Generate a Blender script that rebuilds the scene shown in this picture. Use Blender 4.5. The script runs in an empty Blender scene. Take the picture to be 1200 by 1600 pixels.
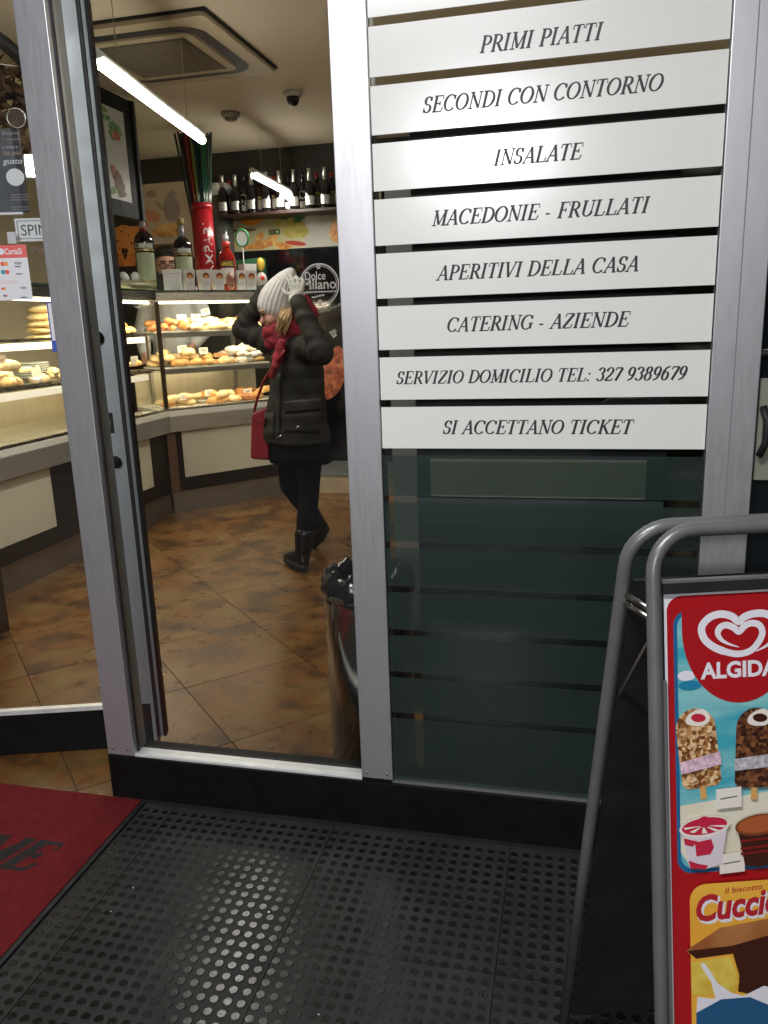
import bpy, bmesh, math, random
from mathutils import Vector, Matrix
random.seed(7)
SC = bpy.context.scene
COL = SC.collection
PI = math.pi
# ------------------------------------------------------------------ camera
CAM_Z = 1.4
PITCH, ROLL, YAW, FPX = -0.235663760, -0.0345589960, -0.239165364, 1234.6
def _basis():
    f = Vector((math.sin(YAW)*math.cos(PITCH), math.cos(YAW)*math.cos(PITCH), math.sin(PITCH)))
    r0 = f.cross(Vector((0, 0, 1))).normalized(); u0 = r0.cross(f)
    r = math.cos(ROLL)*r0 + math.sin(ROLL)*u0
    u = -math.sin(ROLL)*r0 + math.cos(ROLL)*u0
    return r, u, f
RGT, UPV, FWD = _basis()
cam_d = bpy.data.cameras.new('camera'); cam = bpy.data.objects.new('camera', cam_d); COL.objects.link(cam)
cam.matrix_world = Matrix(((RGT.x, UPV.x, -FWD.x, 0), (RGT.y, UPV.y, -FWD.y, 0), (RGT.z, UPV.z, -FWD.z, CAM_Z), (0, 0, 0, 1)))
cam_d.sensor_fit = 'VERTICAL'; cam_d.sensor_height = 24; cam_d.sensor_width = 18
cam_d.lens = FPX/1600*24; cam_d.clip_start = 0.02; cam_d.clip_end = 500
SC.camera = cam
# ------------------------------------------------------------------ sky (night) and exposure
W = bpy.data.worlds.new('World'); SC.world = W; W.use_nodes = True
wn = W.node_tree.nodes; wl = W.node_tree.links
sky = wn.new('ShaderNodeTexSky'); sky.sky_type = 'NISHITA'; sky.sun_disc = False
sky.sun_elevation = math.radians(-4); sky.sun_rotation = math.radians(200)
wl.new(sky.outputs[0], wn['Background'].inputs[0]); wn['Background'].inputs[1].default_value = 0.6
SC.view_settings.view_transform = 'Standard'; SC.view_settings.look = 'None'
SC.view_settings.exposure = 0; SC.view_settings.gamma = 1; SC.view_settings.use_curve_mapping = False
LAMP_OUT, LAMP_TUBE, LAMP_CASE, LAMP_SIGN = 255.0, 98.0, 250.0, 300.0

# ------------------------------------------------------------------ placing helpers (measured depths)
def ray(x, y): return RGT*((x-600)/FPX) - UPV*((y-800)/FPX) + FWD
O = Vector((0, 0, CAM_Z))
def onz(x, y, z=0.0): d = ray(x, y); return O + d*((z-CAM_Z)/d.z)
def ony(x, y, Y): d = ray(x, y); return O + d*(Y/d.y)
def onx(x, y, X): d = ray(x, y); return O + d*(X/d.x)
def onpl(x, y, p0, n): d = ray(x, y); return O + d*(n.dot(p0-O)/n.dot(d))
class Frame:                       # s along the run, t into the shop, z up
    def __init__(s, x, y, deg):
        a = math.radians(deg); s.a = a; s.o = Vector((x, y, 0)); s.u = Vector((math.cos(a), math.sin(a), 0)); s.n = Vector((-math.sin(a), math.cos(a), 0))
    def p(s, a, t, z): return s.o + s.u*a + s.n*t + Vector((0, 0, z))
    def at(s, x, y, t=0.0):
        q = onpl(x, y, s.o + s.n*t, s.n); return (q-s.o).dot(s.u), q.z
# ------------------------------------------------------------------ materials
def lin(c): return tuple(((v/12.92) if v <= .04045 else ((v+.055)/1.055)**2.4) for v in c)
def hexc(h): return lin(tuple(int(h[i:i+2], 16)/255 for i in (0, 2, 4)))
MATS = {}
def mat(name, col, rough=.6, metal=0.0, var=0.0, vscale=8.0, bump=0.0, bscale=60.0, col2=None, spec=.5, stretch=None, coat=0.0, detail=4.0, transmission=0.0):
    if name in MATS: return MATS[name]
    m = bpy.data.materials.new(name); m.use_nodes = True; nt = m.node_tree; N = nt.nodes; L = nt.links
    b = N['Principled BSDF']
    b.inputs['Base Color'].default_value = (*col, 1); b.inputs['Roughness'].default_value = rough
    b.inputs['Metallic'].default_value = metal; b.inputs['Specular IOR Level'].default_value = spec
    if coat: b.inputs['Coat Weight'].default_value = coat; b.inputs['Coat Roughness'].default_value = .08
    tc = N.new('ShaderNodeTexCoord'); src = tc.outputs['Object']
    if stretch:
        mp = N.new('ShaderNodeMapping'); mp.inputs['Scale'].default_value = stretch; L.new(src, mp.inputs[0]); src = mp.outputs[0]
    if var or col2:
        nz = N.new('ShaderNodeTexNoise'); nz.inputs['Scale'].default_value = vscale; nz.inputs['Detail'].default_value = detail; L.new(src, nz.inputs['Vector'])
        cr = N.new('ShaderNodeValToRGB'); L.new(nz.outputs[0], cr.inputs[0])
        c2 = col2 if col2 else tuple(min(1, v*(1+var)) for v in col); c1 = col if col2 else tuple(v*(1-var) for v in col)
        cr.color_ramp.elements[0].position = .35; cr.color_ramp.elements[0].color = (*c1, 1)
        cr.color_ramp.elements[1].position = .65; cr.color_ramp.elements[1].color = (*c2, 1)
        L.new(cr.outputs[0], b.inputs['Base Color'])
        mr = N.new('ShaderNodeMapRange'); mr.inputs[3].default_value = max(0.02, rough*.8); mr.inputs[4].default_value = min(1, rough*1.2)
        nr = N.new('ShaderNodeTexNoise'); nr.inputs['Scale'].default_value = vscale*1.7; nr.inputs['Detail'].default_value = 3; L.new(src, nr.inputs['Vector'])
        L.new(nr.outputs[0], mr.inputs[0]); L.new(mr.outputs[0], b.inputs['Roughness'])
    if bump:
        bz = N.new('ShaderNodeTexNoise'); bz.inputs['Scale'].default_value = bscale; bz.inputs['Detail'].default_value = 5; L.new(src, bz.inputs['Vector'])
        bp = N.new('ShaderNodeBump'); bp.inputs['Strength'].default_value = bump; bp.inputs['Distance'].default_value = .004
        L.new(bz.outputs[0], bp.inputs['Height']); L.new(bp.outputs[0], b.inputs['Normal'])
    MATS[name] = m; return m
def emit(name, col, s):
    if name in MATS: return MATS[name]
    m = bpy.data.materials.new(name); m.use_nodes = True; b = m.node_tree.nodes['Principled BSDF']
    b.inputs['Base Color'].default_value = (.8, .8, .8, 1); b.inputs['Emission Color'].default_value = (*col, 1); b.inputs['Emission Strength'].default_value = s
    MATS[name] = m; return m
def glass(name, tint=(1, 1, 1), body=0.0, bodycol=(.8, .8, .8), refl=1.0, rough=0.0, ior=1.5):
    """thin sheet: lets light straight through, mirrors by Fresnel, optional milky body"""
    if name in MATS: return MATS[name]
    m = bpy.data.materials.new(name); m.use_nodes = True; nt = m.node_tree; N = nt.nodes; L = nt.links
    N.remove(N['Principled BSDF']); out = N['Material Output']
    tr = N.new('ShaderNodeBsdfTransparent'); tr.inputs[0].default_value = (*tint, 1)
    gl = N.new('ShaderNodeBsdfGlossy'); gl.inputs['Roughness'].default_value = rough
    lw = N.new('ShaderNodeLayerWeight'); lw.inputs[0].default_value = .5
    pw = N.new('ShaderNodeMath'); pw.operation = 'POWER'; pw.inputs[1].default_value = 5; L.new(lw.outputs['Facing'], pw.inputs[0])
    mm = N.new('ShaderNodeMath'); mm.operation = 'MULTIPLY_ADD'; mm.inputs[1].default_value = .95*refl; mm.inputs[2].default_value = .042*refl; L.new(pw.outputs[0], mm.inputs[0])
    base = tr
    if body > 0:
        df = N.new('ShaderNodeBsdfDiffuse'); df.inputs[0].default_value = (*bodycol, 1)
        mb = N.new('ShaderNodeMixShader'); mb.inputs[0].default_value = body; L.new(tr.outputs[0], mb.inputs[1]); L.new(df.outputs[0], mb.inputs[2]); base = mb
    mx = N.new('ShaderNodeMixShader'); L.new(mm.outputs[0], mx.inputs[0]); L.new(base.outputs[0], mx.inputs[1]); L.new(gl.outputs[0], mx.inputs[2])
    L.new(mx.outputs[0], out.inputs[0]); MATS[name] = m; return m
ALU = mat('satin_aluminium', (.47, .468, .478), .43, .72, var=.015, vscale=9, bump=.02, bscale=140, stretch=(9, 9, 1.2))
ALU2 = mat('grey_aluminium', (.36, .385, .39), .45, .45, var=.05, vscale=6, bump=.1, bscale=120)
SILL = mat('bright_sill_aluminium', (.72, .72, .70), .4, .3, var=.06, vscale=20)
BLACKP = mat('black_painted_metal', (.004, .004, .0042), .55, spec=.2, var=.3, vscale=14, bump=.05)
BLACK = mat('matt_black', (.010, .010, .011), .6, var=.3, vscale=12)
RUBBER = mat('rubber_seal', (.016, .012, .013), .5, var=.4, vscale=30)
STEEL = mat('brushed_steel', (.52, .50, .46), .28, 1.0, var=.08, vscale=5, bump=.08, bscale=200, stretch=(1, 1, 14))
STEELD = mat('dull_steel', (.34, .32, .29), .38, .9, var=.1, vscale=6, bump=.1, bscale=120)
CREAM = mat('cream_laminate', (.60, .56, .42), .45, var=.04, vscale=3, bump=.03)
WENGE = mat('dark_brown_laminate', (.016, .010, .007), .4, var=.3, vscale=10, stretch=(1, 1, 8))
WHITEPL = mat('white_plastic', (.78, .78, .75), .4, var=.03)
PAPER = mat('white_paper', (.80, .79, .75), .8, var=.03, vscale=20)
INK = mat('black_ink', (.018, .018, .02), .55)
GLASS = glass('clear_glass', (.975, .985, .98))
SHELFG = glass('shelf_glass', (.90, .96, .93), refl=1.0)
# ------------------------------------------------------------------ mesh builder
class MB:
    def __init__(s): s.bm = bmesh.new()
    def hexa(s, P, U, V, Wd):
        P = Vector(P); U = Vector(U); V = Vector(V); Wd = Vector(Wd)
        if U.cross(V).dot(Wd) < 0: U, V = V, U
        c = [P, P+U, P+U+V, P+V]; v = [s.bm.verts.new(q) for q in c] + [s.bm.verts.new(q+Wd) for q in c]
        for f in ((3, 2, 1, 0), (4, 5, 6, 7), (0, 1, 5, 4), (1, 2, 6, 5), (2, 3, 7, 6), (3, 0, 4, 7)): s.bm.faces.new([v[i] for i in f])
        return s
    def box(s, x0, x1, y0, y1, z0, z1): return s.hexa((x0, y0, z0), (x1-x0, 0, 0), (0, y1-y0, 0), (0, 0, z1-z0))
    def fbox(s, F, s0, s1, t0, t1, z0, z1): return s.hexa(F.p(s0, t0, z0), F.u*(s1-s0), F.n*(t1-t0), (0, 0, z1-z0))
    def tube(s, pts, r, n=10, closed=False, caps=True):
        pts = [Vector(p) for p in pts]; rr = r if isinstance(r, (list, tuple)) else [r]*len(pts); rings = []
        up = None
        for i, p in enumerate(pts):
            if closed: t = pts[(i+1) % len(pts)]-pts[i-1]
            else: t = pts[min(i+1, len(pts)-1)]-pts[max(i-1, 0)]
            t.normalize()
            if up is None: up = Vector((0, 0, 1)) if abs(t.z) < .9 else Vector((1, 0, 0))
            a = t.cross(up).normalized(); b = a.cross(t).normalized(); up = b
            rings.append([s.bm.verts.new(p + (a*math.cos(2*PI*k/n)+b*math.sin(2*PI*k/n))*rr[i]) for k in range(n)])
        m = len(rings)
        for i in range(m if closed else m-1):
            A = rings[i]; B = rings[(i+1) % m]
            for k in range(n): s.bm.faces.new((A[k], A[(k+1) % n], B[(k+1) % n], B[k]))
        if caps and not closed:
            s.bm.faces.new(list(reversed(rings[0]))); s.bm.faces.new(rings[-1])
        return s
    def lathe(s, prof, c=(0, 0, 0), n=20, sx=1, sy=1, capb=True, capt=True, mod=None):
        c = Vector(c); rings = []
        for j, (r, z) in enumerate(prof):
            rings.append([s.bm.verts.new(c + Vector((sx*r*(1 if not mod else mod(k, j))*math.cos(2*PI*k/n), sy*r*(1 if not mod else mod(k, j))*math.sin(2*PI*k/n), z))) for k in range(n)])
        for A, B in zip(rings, rings[1:]):
            for k in range(n): s.bm.faces.new((A[k], A[(k+1) % n], B[(k+1) % n], B[k]))
        if capb: s.bm.faces.new(list(reversed(rings[0])))
        if capt: s.bm.faces.new(rings[-1])
        return s
    def loft(s, rings, cap=True):
        R = [[s.bm.verts.new(p) for p in r] for r in rings]; n = len(R[0])
        for A, B in zip(R, R[1:]):
            for k in range(n): s.bm.faces.new((A[k], A[(k+1) % n], B[(k+1) % n], B[k]))
        if cap: s.bm.faces.new(list(reversed(R[0]))); s.bm.faces.new(R[-1])
        return s
    def prism(s, pts, ext):
        ext = Vector(ext); a = [s.bm.verts.new(Vector(p)) for p in pts]; b = [s.bm.verts.new(Vector(p)+ext) for p in pts]
        try:
            s.bm.faces.new(list(reversed(a))); s.bm.faces.new(b)
            for i in range(len(a)): s.bm.faces.new((a[i], a[(i+1) % len(a)], b[(i+1) % len(a)], b[i]))
        except ValueError: pass
        return s
    def face(s, pts):
        s.bm.faces.new([s.bm.verts.new(Vector(p)) for p in pts]); return s
    def ball(s, c, r, seg=14, rings=8, f=None):
        c = Vector(c); r = r if isinstance(r, (tuple, list)) else (r, r, r)
        res = bmesh.ops.create_uvsphere(s.bm, u_segments=seg, v_segments=rings, radius=1)
        for v in res['verts']:
            p = v.co.copy(); q = Vector((p.x*r[0], p.y*r[1], p.z*r[2]))
            if f: q = f(p, q)
            v.co = c+q
        return s
    def capsule(s, p0, r0, p1, r1, n=12):
        p0 = Vector(p0); p1 = Vector(p1); s.ball(p0, r0, n, 8); s.ball(p1, r1, n, 8); return s.tube([p0, p1], [r0, r1], n)
    def build(s, name, m, parent=None, smooth=False, bevel=0.0, recalc=True, origin=None, seg=2):
        if bevel: bmesh.ops.bevel(s.bm, geom=list(s.bm.edges), offset=bevel, segments=seg, profile=.6, affect='EDGES')
        if recalc: bmesh.ops.recalc_face_normals(s.bm, faces=s.bm.faces)
        me = bpy.data.meshes.new(name); s.bm.to_mesh(me); s.bm.free()
        if smooth:
            for p in me.polygons: p.use_smooth = True
        me.materials.append(m); o = bpy.data.objects.new(name, me); COL.objects.link(o)
        if origin is not None:
            me.transform(Matrix.Translation(-Vector(origin))); o.location = origin
        if parent: attach(o, parent)
        return o
def wloc(o):
    M = Matrix.LocRotScale(o.location, o.rotation_euler, o.scale)
    return wloc(o.parent) @ o.matrix_parent_inverse @ M if o.parent else M
def attach(o, parent):
    o.parent = parent; o.matrix_parent_inverse = wloc(parent).inverted()
def thing(name, label, cat, loc=(0, 0, 0), group=None, rz=0):
    o = bpy.data.objects.new(name, None); COL.objects.link(o); o.location = loc; o.rotation_euler.z = rz; o.empty_display_size = .1
    return tag(o, label, cat, group)
def tag(o, label=None, cat=None, group=None, kind=None):
    if label: o['label'] = label
    if cat: o['category'] = cat
    if group: o['group'] = group
    if kind: o['kind'] = kind
    return o
def struct(o): o['kind'] = 'structure'; return o
def copy_tree(o, parent=None):
    c = o.copy(); COL.objects.link(c)
    if parent: c.parent = parent
    for ch in [x for x in o.children]:
        copy_tree(ch, c)
    return c
def mesh_from(o, name, m, parent=None, smooth=True):
    """evaluate an object with modifiers into a plain mesh object"""
    dg = bpy.context.evaluated_depsgraph_get(); dg.update()
    me = bpy.data.meshes.new_from_object(o.evaluated_get(dg)); d = o.data
    mw = o.matrix_world.copy(); bpy.data.objects.remove(o)
    me.name = name; me.materials.clear(); me.materials.append(m)
    for p in me.polygons: p.use_smooth = smooth
    n = bpy.data.objects.new(name, me); COL.objects.link(n)
    if parent: attach(n, parent)
    return n
def blob(mb, name, m, parent=None, voxel=.008, it=6, fac=.5):
    bmesh.ops.recalc_face_normals(mb.bm, faces=mb.bm.faces)
    me = bpy.data.meshes.new('tmp'); mb.bm.to_mesh(me); mb.bm.free(); o = bpy.data.objects.new('tmp', me); COL.objects.link(o)
    r = o.modifiers.new('r', 'REMESH'); r.mode = 'VOXEL'; r.voxel_size = voxel
    sm = o.modifiers.new('s', 'SMOOTH'); sm.iterations = it; sm.factor = fac
    return mesh_from(o, name, m, parent)
# ------------------------------------------------------------------ lettering
def sans(txt, name, m, place, h=.02, width=None, bold=0.0, parent=None, align='CENTER', shear=0.0, depth=.0002, thick=None):
    """sans serif text as mesh; place(a, b, c) -> world point for a right, b up, c out"""
    cu = bpy.data.curves.new('t', 'FONT'); cu.body = txt; cu.size = 1; cu.offset = bold; cu.shear = shear; cu.resolution_u = 3
    o = bpy.data.objects.new('t', cu); COL.objects.link(o)
    dg = bpy.context.evaluated_depsgraph_get(); dg.update(); me = bpy.data.meshes.new_from_object(o.evaluated_get(dg)); bpy.data.objects.remove(o)
    if not len(me.vertices): return None
    xs = [v.co.x for v in me.vertices]; x0, x1 = min(xs), max(xs); sc = h/.7; sx = sc
    if width: sx = width/(x1-x0)
    off = {'CENTER': (x0+x1)/2, 'LEFT': x0, 'RIGHT': x1}[align]
    for v in me.vertices: v.co = place((v.co.x-off)*sx, (v.co.y)*sc, depth)
    me.materials.clear(); me.materials.append(m); me.name = name
    n = bpy.data.objects.new(name, me); COL.objects.link(n)
    if parent: attach(n, parent)
    return n
def arc(cx, cy, rx, ry, a0, a1, n=12): return [(cx+rx*math.cos(math.radians(a0+(a1-a0)*i/n)), cy+ry*math.sin(math.radians(a0+(a1-a0)*i/n))) for i in range(n+1)]
def _st(x, b=0.0, t=1.0, sb=True, stp=True, mode='T'):
    r = [(mode, [(x, b), (x, t)])]
    if sb: r.append(('t', [(x-.15, b+.02), (x+.15, b+.02)]))
    if stp: r.append(('t', [(x-.15, t-.02), (x+.15, t-.02)]))
    return r
G = {
 'I': (.42, _st(.2)),
 'E': (.74, _st(.2) + [('t', [(.2, .98), (.66, .98), (.69, .76)]), ('t', [(.2, .52), (.5, .52)]), ('t', [(.5, .64), (.5, .4)]), ('t', [(.2, .02), (.66, .02), (.74, .26)])]),
 'F': (.68, _st(.2) + [('t', [(.2, .98), (.66, .98), (.69, .76)]), ('t', [(.2, .5), (.5, .5)]), ('t', [(.5, .62), (.5, .38)])]),
 'L': (.72, _st(.2) + [('t', [(.2, .02), (.64, .02), (.72, .28)])]),
 'T': (.72, _st(.37, stp=False) + [('t', [(.04, .76), (.07, .98), (.67, .98), (.70, .76)])]),
 'P': (.68, _st(.2) + [('c', [(.2, .97)] + arc(.38, .72, .24, .25, 90, -90) + [(.2, .47)])]),
 'R': (.78, _st(.2) + [('c', [(.2, .97)] + arc(.38, .735, .22, .235, 90, -90) + [(.2, .5)]), ('T', [(.4, .5), (.72, .02)]), ('t', [(.66, .02), (.84, .02)])]),
 'D': (.86, _st(.2) + [('c', [(.2, .97)] + arc(.38, .5, .4, .47, 90, -90) + [(.2, .03)])]),
 'O': (.88, [('c', arc(.44, .5, .36, .48, 90, 450, 26))]),
 'C': (.80, [('c', [(.74, .74)] + arc(.45, .5, .36, .48, 48, 318, 20)), ('t', [(.74, .95), (.72, .68)])]),
 'G': (.86, [('c', [(.74, .76)] + arc(.45, .5, .36, .48, 50, 300, 20)), ('T', [(.72, .06), (.72, .42)]), ('t', [(.56, .42), (.86, .42)]), ('t', [(.74, .95), (.72, .70)])]),
 'S': (.62, [('c', [(.52, .76)] + arc(.31, .74, .2, .24, 30, 270, 14) + arc(.31, .26, .21, .24, 90, -160, 14)[1:]), ('t', [(.53, .97), (.51, .70)]), ('t', [(.09, .03), (.08, .32)])]),
 'M': (1.0, _st(.18, mode='t') + _st(.84) + [('T', [(.18, .98), (.5, .06)]), ('t', [(.5, .06), (.84, .98)])]),
 'N': (.88, _st(.18, mode='t') + [('T', [(.16, .98), (.72, .03)]), ('t', [(.74, 0), (.74, 1)]), ('t', [(.60, .98), (.88, .98)])]),
 'A': (.80, [('t', [(.08, 0), (.44, 1)]), ('T', [(.42, 1), (.70, 0)]), ('t', [(.2, .34), (.6, .34)]), ('t', [(-.04, .02), (.22, .02)]), ('t', [(.56, .02), (.84, .02)])]),
 'V': (.78, [('T', [(.12, 1), (.38, 0)]), ('t', [(.38, 0), (.72, 1)]), ('t', [(-.02, .98), (.26, .98)]), ('t', [(.58, .98), (.84, .98)])]),
 'U': (.84, [('T', [(.2, 1), (.2, .3)]), ('c', arc(.45, .3, .26, .28, 180, 360, 10)), ('t', [(.71, .3), (.71, 1)]), ('t', [(.05, .98), (.35, .98)]), ('t', [(.57, .98), (.85, .98)])]),
 'Z': (.72, [('t', [(.1, .76), (.14, .98), (.66, .98)]), ('T', [(.64, .96), (.1, .04)]), ('t', [(.08, .02), (.6, .02), (.68, .26)])]),
 'K': (.82, _st(.2) + [('t', [(.22, .42), (.66, .96)]), ('T', [(.36, .56), (.72, .02)]), ('t', [(.54, .98), (.8, .98)]), ('t', [(.6, .02), (.86, .02)])]),
 'W': (1.1, [('T', [(.1, 1), (.34, 0)]), ('t', [(.34, 0), (.58, 1)]), ('T', [(.56, 1), (.8, 0)]), ('t', [(.8, 0), (1.06, 1)]), ('t', [(-.04, .98), (.24, .98)]), ('t', [(.92, .98), (1.18, .98)])]),
 '-': (.44, [('m', [(.06, .32), (.34, .32)])]),
 ':': (.34, [('T', [(.15, .0), (.15, .12)]), ('T', [(.15, .5), (.15, .62)])]),
 '3': (.60, [('c', [(.08, .78)] + arc(.28, .76, .19, .22, 150, -70, 10) + arc(.27, .28, .23, .27, 80, -160, 12)[1:])]),
 '2': (.60, [('c', [(.07, .7)] + arc(.29, .74, .21, .24, 170, -20, 10) + [(.38, .45), (.06, .04)]), ('m', [(.06, .04), (.54, .04), (.57, .2)])]),
 '7': (.58, [('m', [(.06, .78), (.1, .95), (.55, .95)]), ('T', [(.54, .94), (.24, 0)])]),
 '9': (.60, [('c', arc(.3, .68, .2, .3, 0, 360, 18)), ('c', [(.5, .7), (.48, .4), (.36, .12), (.12, 0)])]),
 '6': (.60, [('c', arc(.3, .3, .2, .3, 0, 360, 18)), ('c', [(.1, .3), (.13, .62), (.26, .88), (.5, 1.0)])]),
 '8': (.60, [('c', arc(.3, .76, .17, .22, 0, 360, 16)), ('c', arc(.3, .27, .21, .27, 0, 360, 16))]),
 ' ': (.36, []),
}
def ribbon(bm, pts, widths, place, c):
    n = len(pts); L = []
    for i, (x, y) in enumerate(pts):
        a = pts[max(i-1, 0)]; b = pts[min(i+1, n-1)]; dx, dy = b[0]-a[0], b[1]-a[1]; l = math.hypot(dx, dy) or 1
        nx, ny = -dy/l, dx/l; w = widths[i]/2
        L.append((bm.verts.new(place(x+nx*w, y+ny*w, c)), bm.verts.new(place(x-nx*w, y-ny*w, c))))
    for A, B in zip(L, L[1:]):
        try: bm.faces.new((A[0], A[1], B[1], B[0]))
        except ValueError: pass
def serif(txt, name, m, place, cap, width, parent=None, shear=.26, depth=.0003, heavy=1.0):
    """serif italic capitals drawn from pen strokes; place(a, b, c), a centred on 0"""
    bm = bmesh.new(); x = 0; tot = sum(G[c][0]+.03 for c in txt); sx = width/(tot+shear*.8); k = 0
    thick, thin = .175*heavy, .082*heavy
    for ch in txt:
        adv, st = G[ch]
        for mode, pts in st:
            q = []; w = []
            P = pts
            for i, (px, py) in enumerate(P):
                a = P[max(i-1, 0)]; b = P[min(i+1, len(P)-1)]; dx, dy = b[0]-a[0], b[1]-a[1]; l = math.hypot(dx, dy) or 1
                s = abs(dy/l)
                w.append({'T': thick, 't': thin, 'm': thick*.6, 'c': thin+(thick-thin)*s*s}[mode]*cap)
                q.append(((x+px+shear*py-tot/2-shear/2)*sx, py*cap))
            k += 1
            ribbon(bm, q, w, place, depth+1e-6*(k % 40))
        x += adv+.03
    bmesh.ops.recalc_face_normals(bm, faces=bm.faces)
    me = bpy.data.meshes.new(name); bm.to_mesh(me); bm.free(); me.materials.append(m); o = bpy.data.objects.new(name, me); COL.objects.link(o)
    if parent: attach(o, parent)
    return o
SC.render.engine = 'CYCLES'
SC.cycles.use_denoising = True
SC.cycles.max_bounces = 9; SC.cycles.transparent_max_bounces = 16; SC.cycles.sample_clamp_indirect = 6.0
# ================================================================== SETTING
ASPH = mat('dark_asphalt', (.05, .05, .052), .85, var=.3, vscale=30, bump=.4, bscale=80)
g = MB().box(-40, 40, -40, 40, -.05, -.012).build('ground', ASPH); struct(g)
# ---- interior tiled floor: diagonal slate tiles, each its own piece
def floor_mat():
    m = bpy.data.materials.new('rust_slate_tile'); m.use_nodes = True; nt = m.node_tree; N = nt.nodes; L = nt.links; b = N['Principled BSDF']
    tc = N.new('ShaderNodeTexCoord'); oi = N.new('ShaderNodeObjectInfo')
    ad = N.new('ShaderNodeVectorMath'); ad.operation = 'ADD'; cb = N.new('ShaderNodeCombineXYZ'); mu = N.new('ShaderNodeMath'); mu.operation = 'MULTIPLY'; mu.inputs[1].default_value = 1.0
    L.new(oi.outputs['Random'], mu.inputs[0]); L.new(mu.outputs[0], cb.inputs[2]); L.new(tc.outputs['Object'], ad.inputs[0]); L.new(cb.outputs[0], ad.inputs[1])
    n1 = N.new('ShaderNodeTexNoise'); n1.inputs['Scale'].default_value = 4.2; n1.inputs['Detail'].default_value = 5; n1.inputs['Roughness'].default_value = .55; n1.inputs['Distortion'].default_value = .15; L.new(ad.outputs[0], n1.inputs['Vector'])
    cr = N.new('ShaderNodeValToRGB'); L.new(n1.outputs[0], cr.inputs[0]); e = cr.color_ramp.elements
    e[0].position = .3; e[0].color = (.050, .023, .008, 1); e[1].position = .78; e[1].color = (.22, .135, .045, 1)
    for p, c in ((.42, (.085, .040, .013, 1)), (.50, (.165, .070, .018, 1)), (.60, (.155, .090, .029, 1))):
        x = e.new(p); x.color = c
    n2 = N.new('ShaderNodeTexNoise'); n2.inputs['Scale'].default_value = 14; n2.inputs['Detail'].default_value = 3; L.new(ad.outputs[0], n2.inputs['Vector'])
    mx = N.new('ShaderNodeMixRGB'); mx.blend_type = 'MULTIPLY'; mx.inputs[0].default_value = .35; L.new(cr.outputs[0], mx.inputs[1])
    c2 = N.new('ShaderNodeValToRGB'); c2.color_ramp.elements[0].position = .35; c2.color_ramp.elements[0].color = (.45, .42, .4, 1); c2.color_ramp.elements[1].position = .6; L.new(n2.outputs[0], c2.inputs[0]); L.new(c2.outputs[0], mx.inputs[2])
    L.new(mx.outputs[0], b.inputs['Base Color'])
    mr = N.new('ShaderNodeMapRange'); mr.inputs[3].default_value = .20; mr.inputs[4].default_value = .40; L.new(n2.outputs[0], mr.inputs[0]); L.new(mr.outputs[0], b.inputs['Roughness'])
    n3 = N.new('ShaderNodeTexNoise'); n3.inputs['Scale'].default_value = 5; n3.inputs['Detail'].default_value = 2; L.new(ad.outputs[0], n3.inputs['Vector'])
    bp = N.new('ShaderNodeBump'); bp.inputs['Strength'].default_value = .25; bp.inputs['Distance'].default_value = .006; L.new(n3.outputs[0], bp.inputs['Height']); L.new(bp.outputs[0], b.inputs['Normal'])
    return m
TILE = floor_mat()
RX0, RX1, RY0, RY1, RZ = -4.45, 1.75, 1.905, 7.0, 2.9
sf = MB().box(RX0, RX1, RY0, RY1, -.012, -.005).build('shop_floor', mat('grout', (.07, .05, .035), .8, var=.3, vscale=20)); struct(sf)
def clip(poly, axis, val, keep_gt):
    out = []
    for i in range(len(poly)):
        a, b = poly[i-1], poly[i]; ia = (a[axis] > val) == keep_gt; ib = (b[axis] > val) == keep_gt
        if ia != ib:
            t = (val-a[axis])/(b[axis]-a[axis]); out.append((a[0]+(b[0]-a[0])*t, a[1]+(b[1]-a[1])*t))
        if ib: out.append(b)
    return out
P_ = .725; rg = .003
for i in range(-9, 14):
    for j in range(-9, 14):
        c0, c1 = 3.413+P_*i+rg, 3.413+P_*(i+1)-rg; d0, d1 = 1.155+P_*j+rg, 1.155+P_*(j+1)-rg
        q = [((d-c)/2, (d+c)/2) for c, d in ((c0, d0), (c0, d1), (c1, d1), (c1, d0))]
        for ax, v, k in ((0, RX0, True), (0, RX1, False), (1, RY0, True), (1, RY1, False)):
            q = clip(q, ax, v, k) if q else q
        if len(q) < 3: continue
        MB().prism([(x, y, -.005) for x, y in q], (0, 0, .005+random.uniform(0, .0006))).build('tile', TILE, sf)
# ---- exterior rubber floor with coin studs
RUB = mat('studded_rubber', (.021, .0203, .018), .75, var=.25, vscale=7, bump=.25, bscale=160)
RUBT = mat('stud_top_rubber', (.009, .0093, .0088), .21, var=.35, vscale=25, bump=.02, bscale=60, spec=.26)
rf = MB().box(-3.2, 3.0, -1.5, 1.904, -.012, -.006).build('rubber_floor', RUB); struct(rf)
for i in range(-3, 4):
    for j in range(-3, 4):
        x0 = -.14+.5*(i-1); y0 = 1.46+.5*(j-3)-.002
        x1 = x0+.5; y1 = y0+.5
        x0c, x1c, y1c = max(x0, -3.1), min(x1, 2.9), min(y1, 1.903)
        if x1c <= x0c or y1c <= y0: continue
        MB().box(x0c+.0012, x1c-.0012, y0+.0012, y1c-.0012, -.006, random.uniform(-.0004, .0004)).build('rubber_tile', RUB, rf)
st = bmesh.new(); PT = .0312
vs = 8
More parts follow.
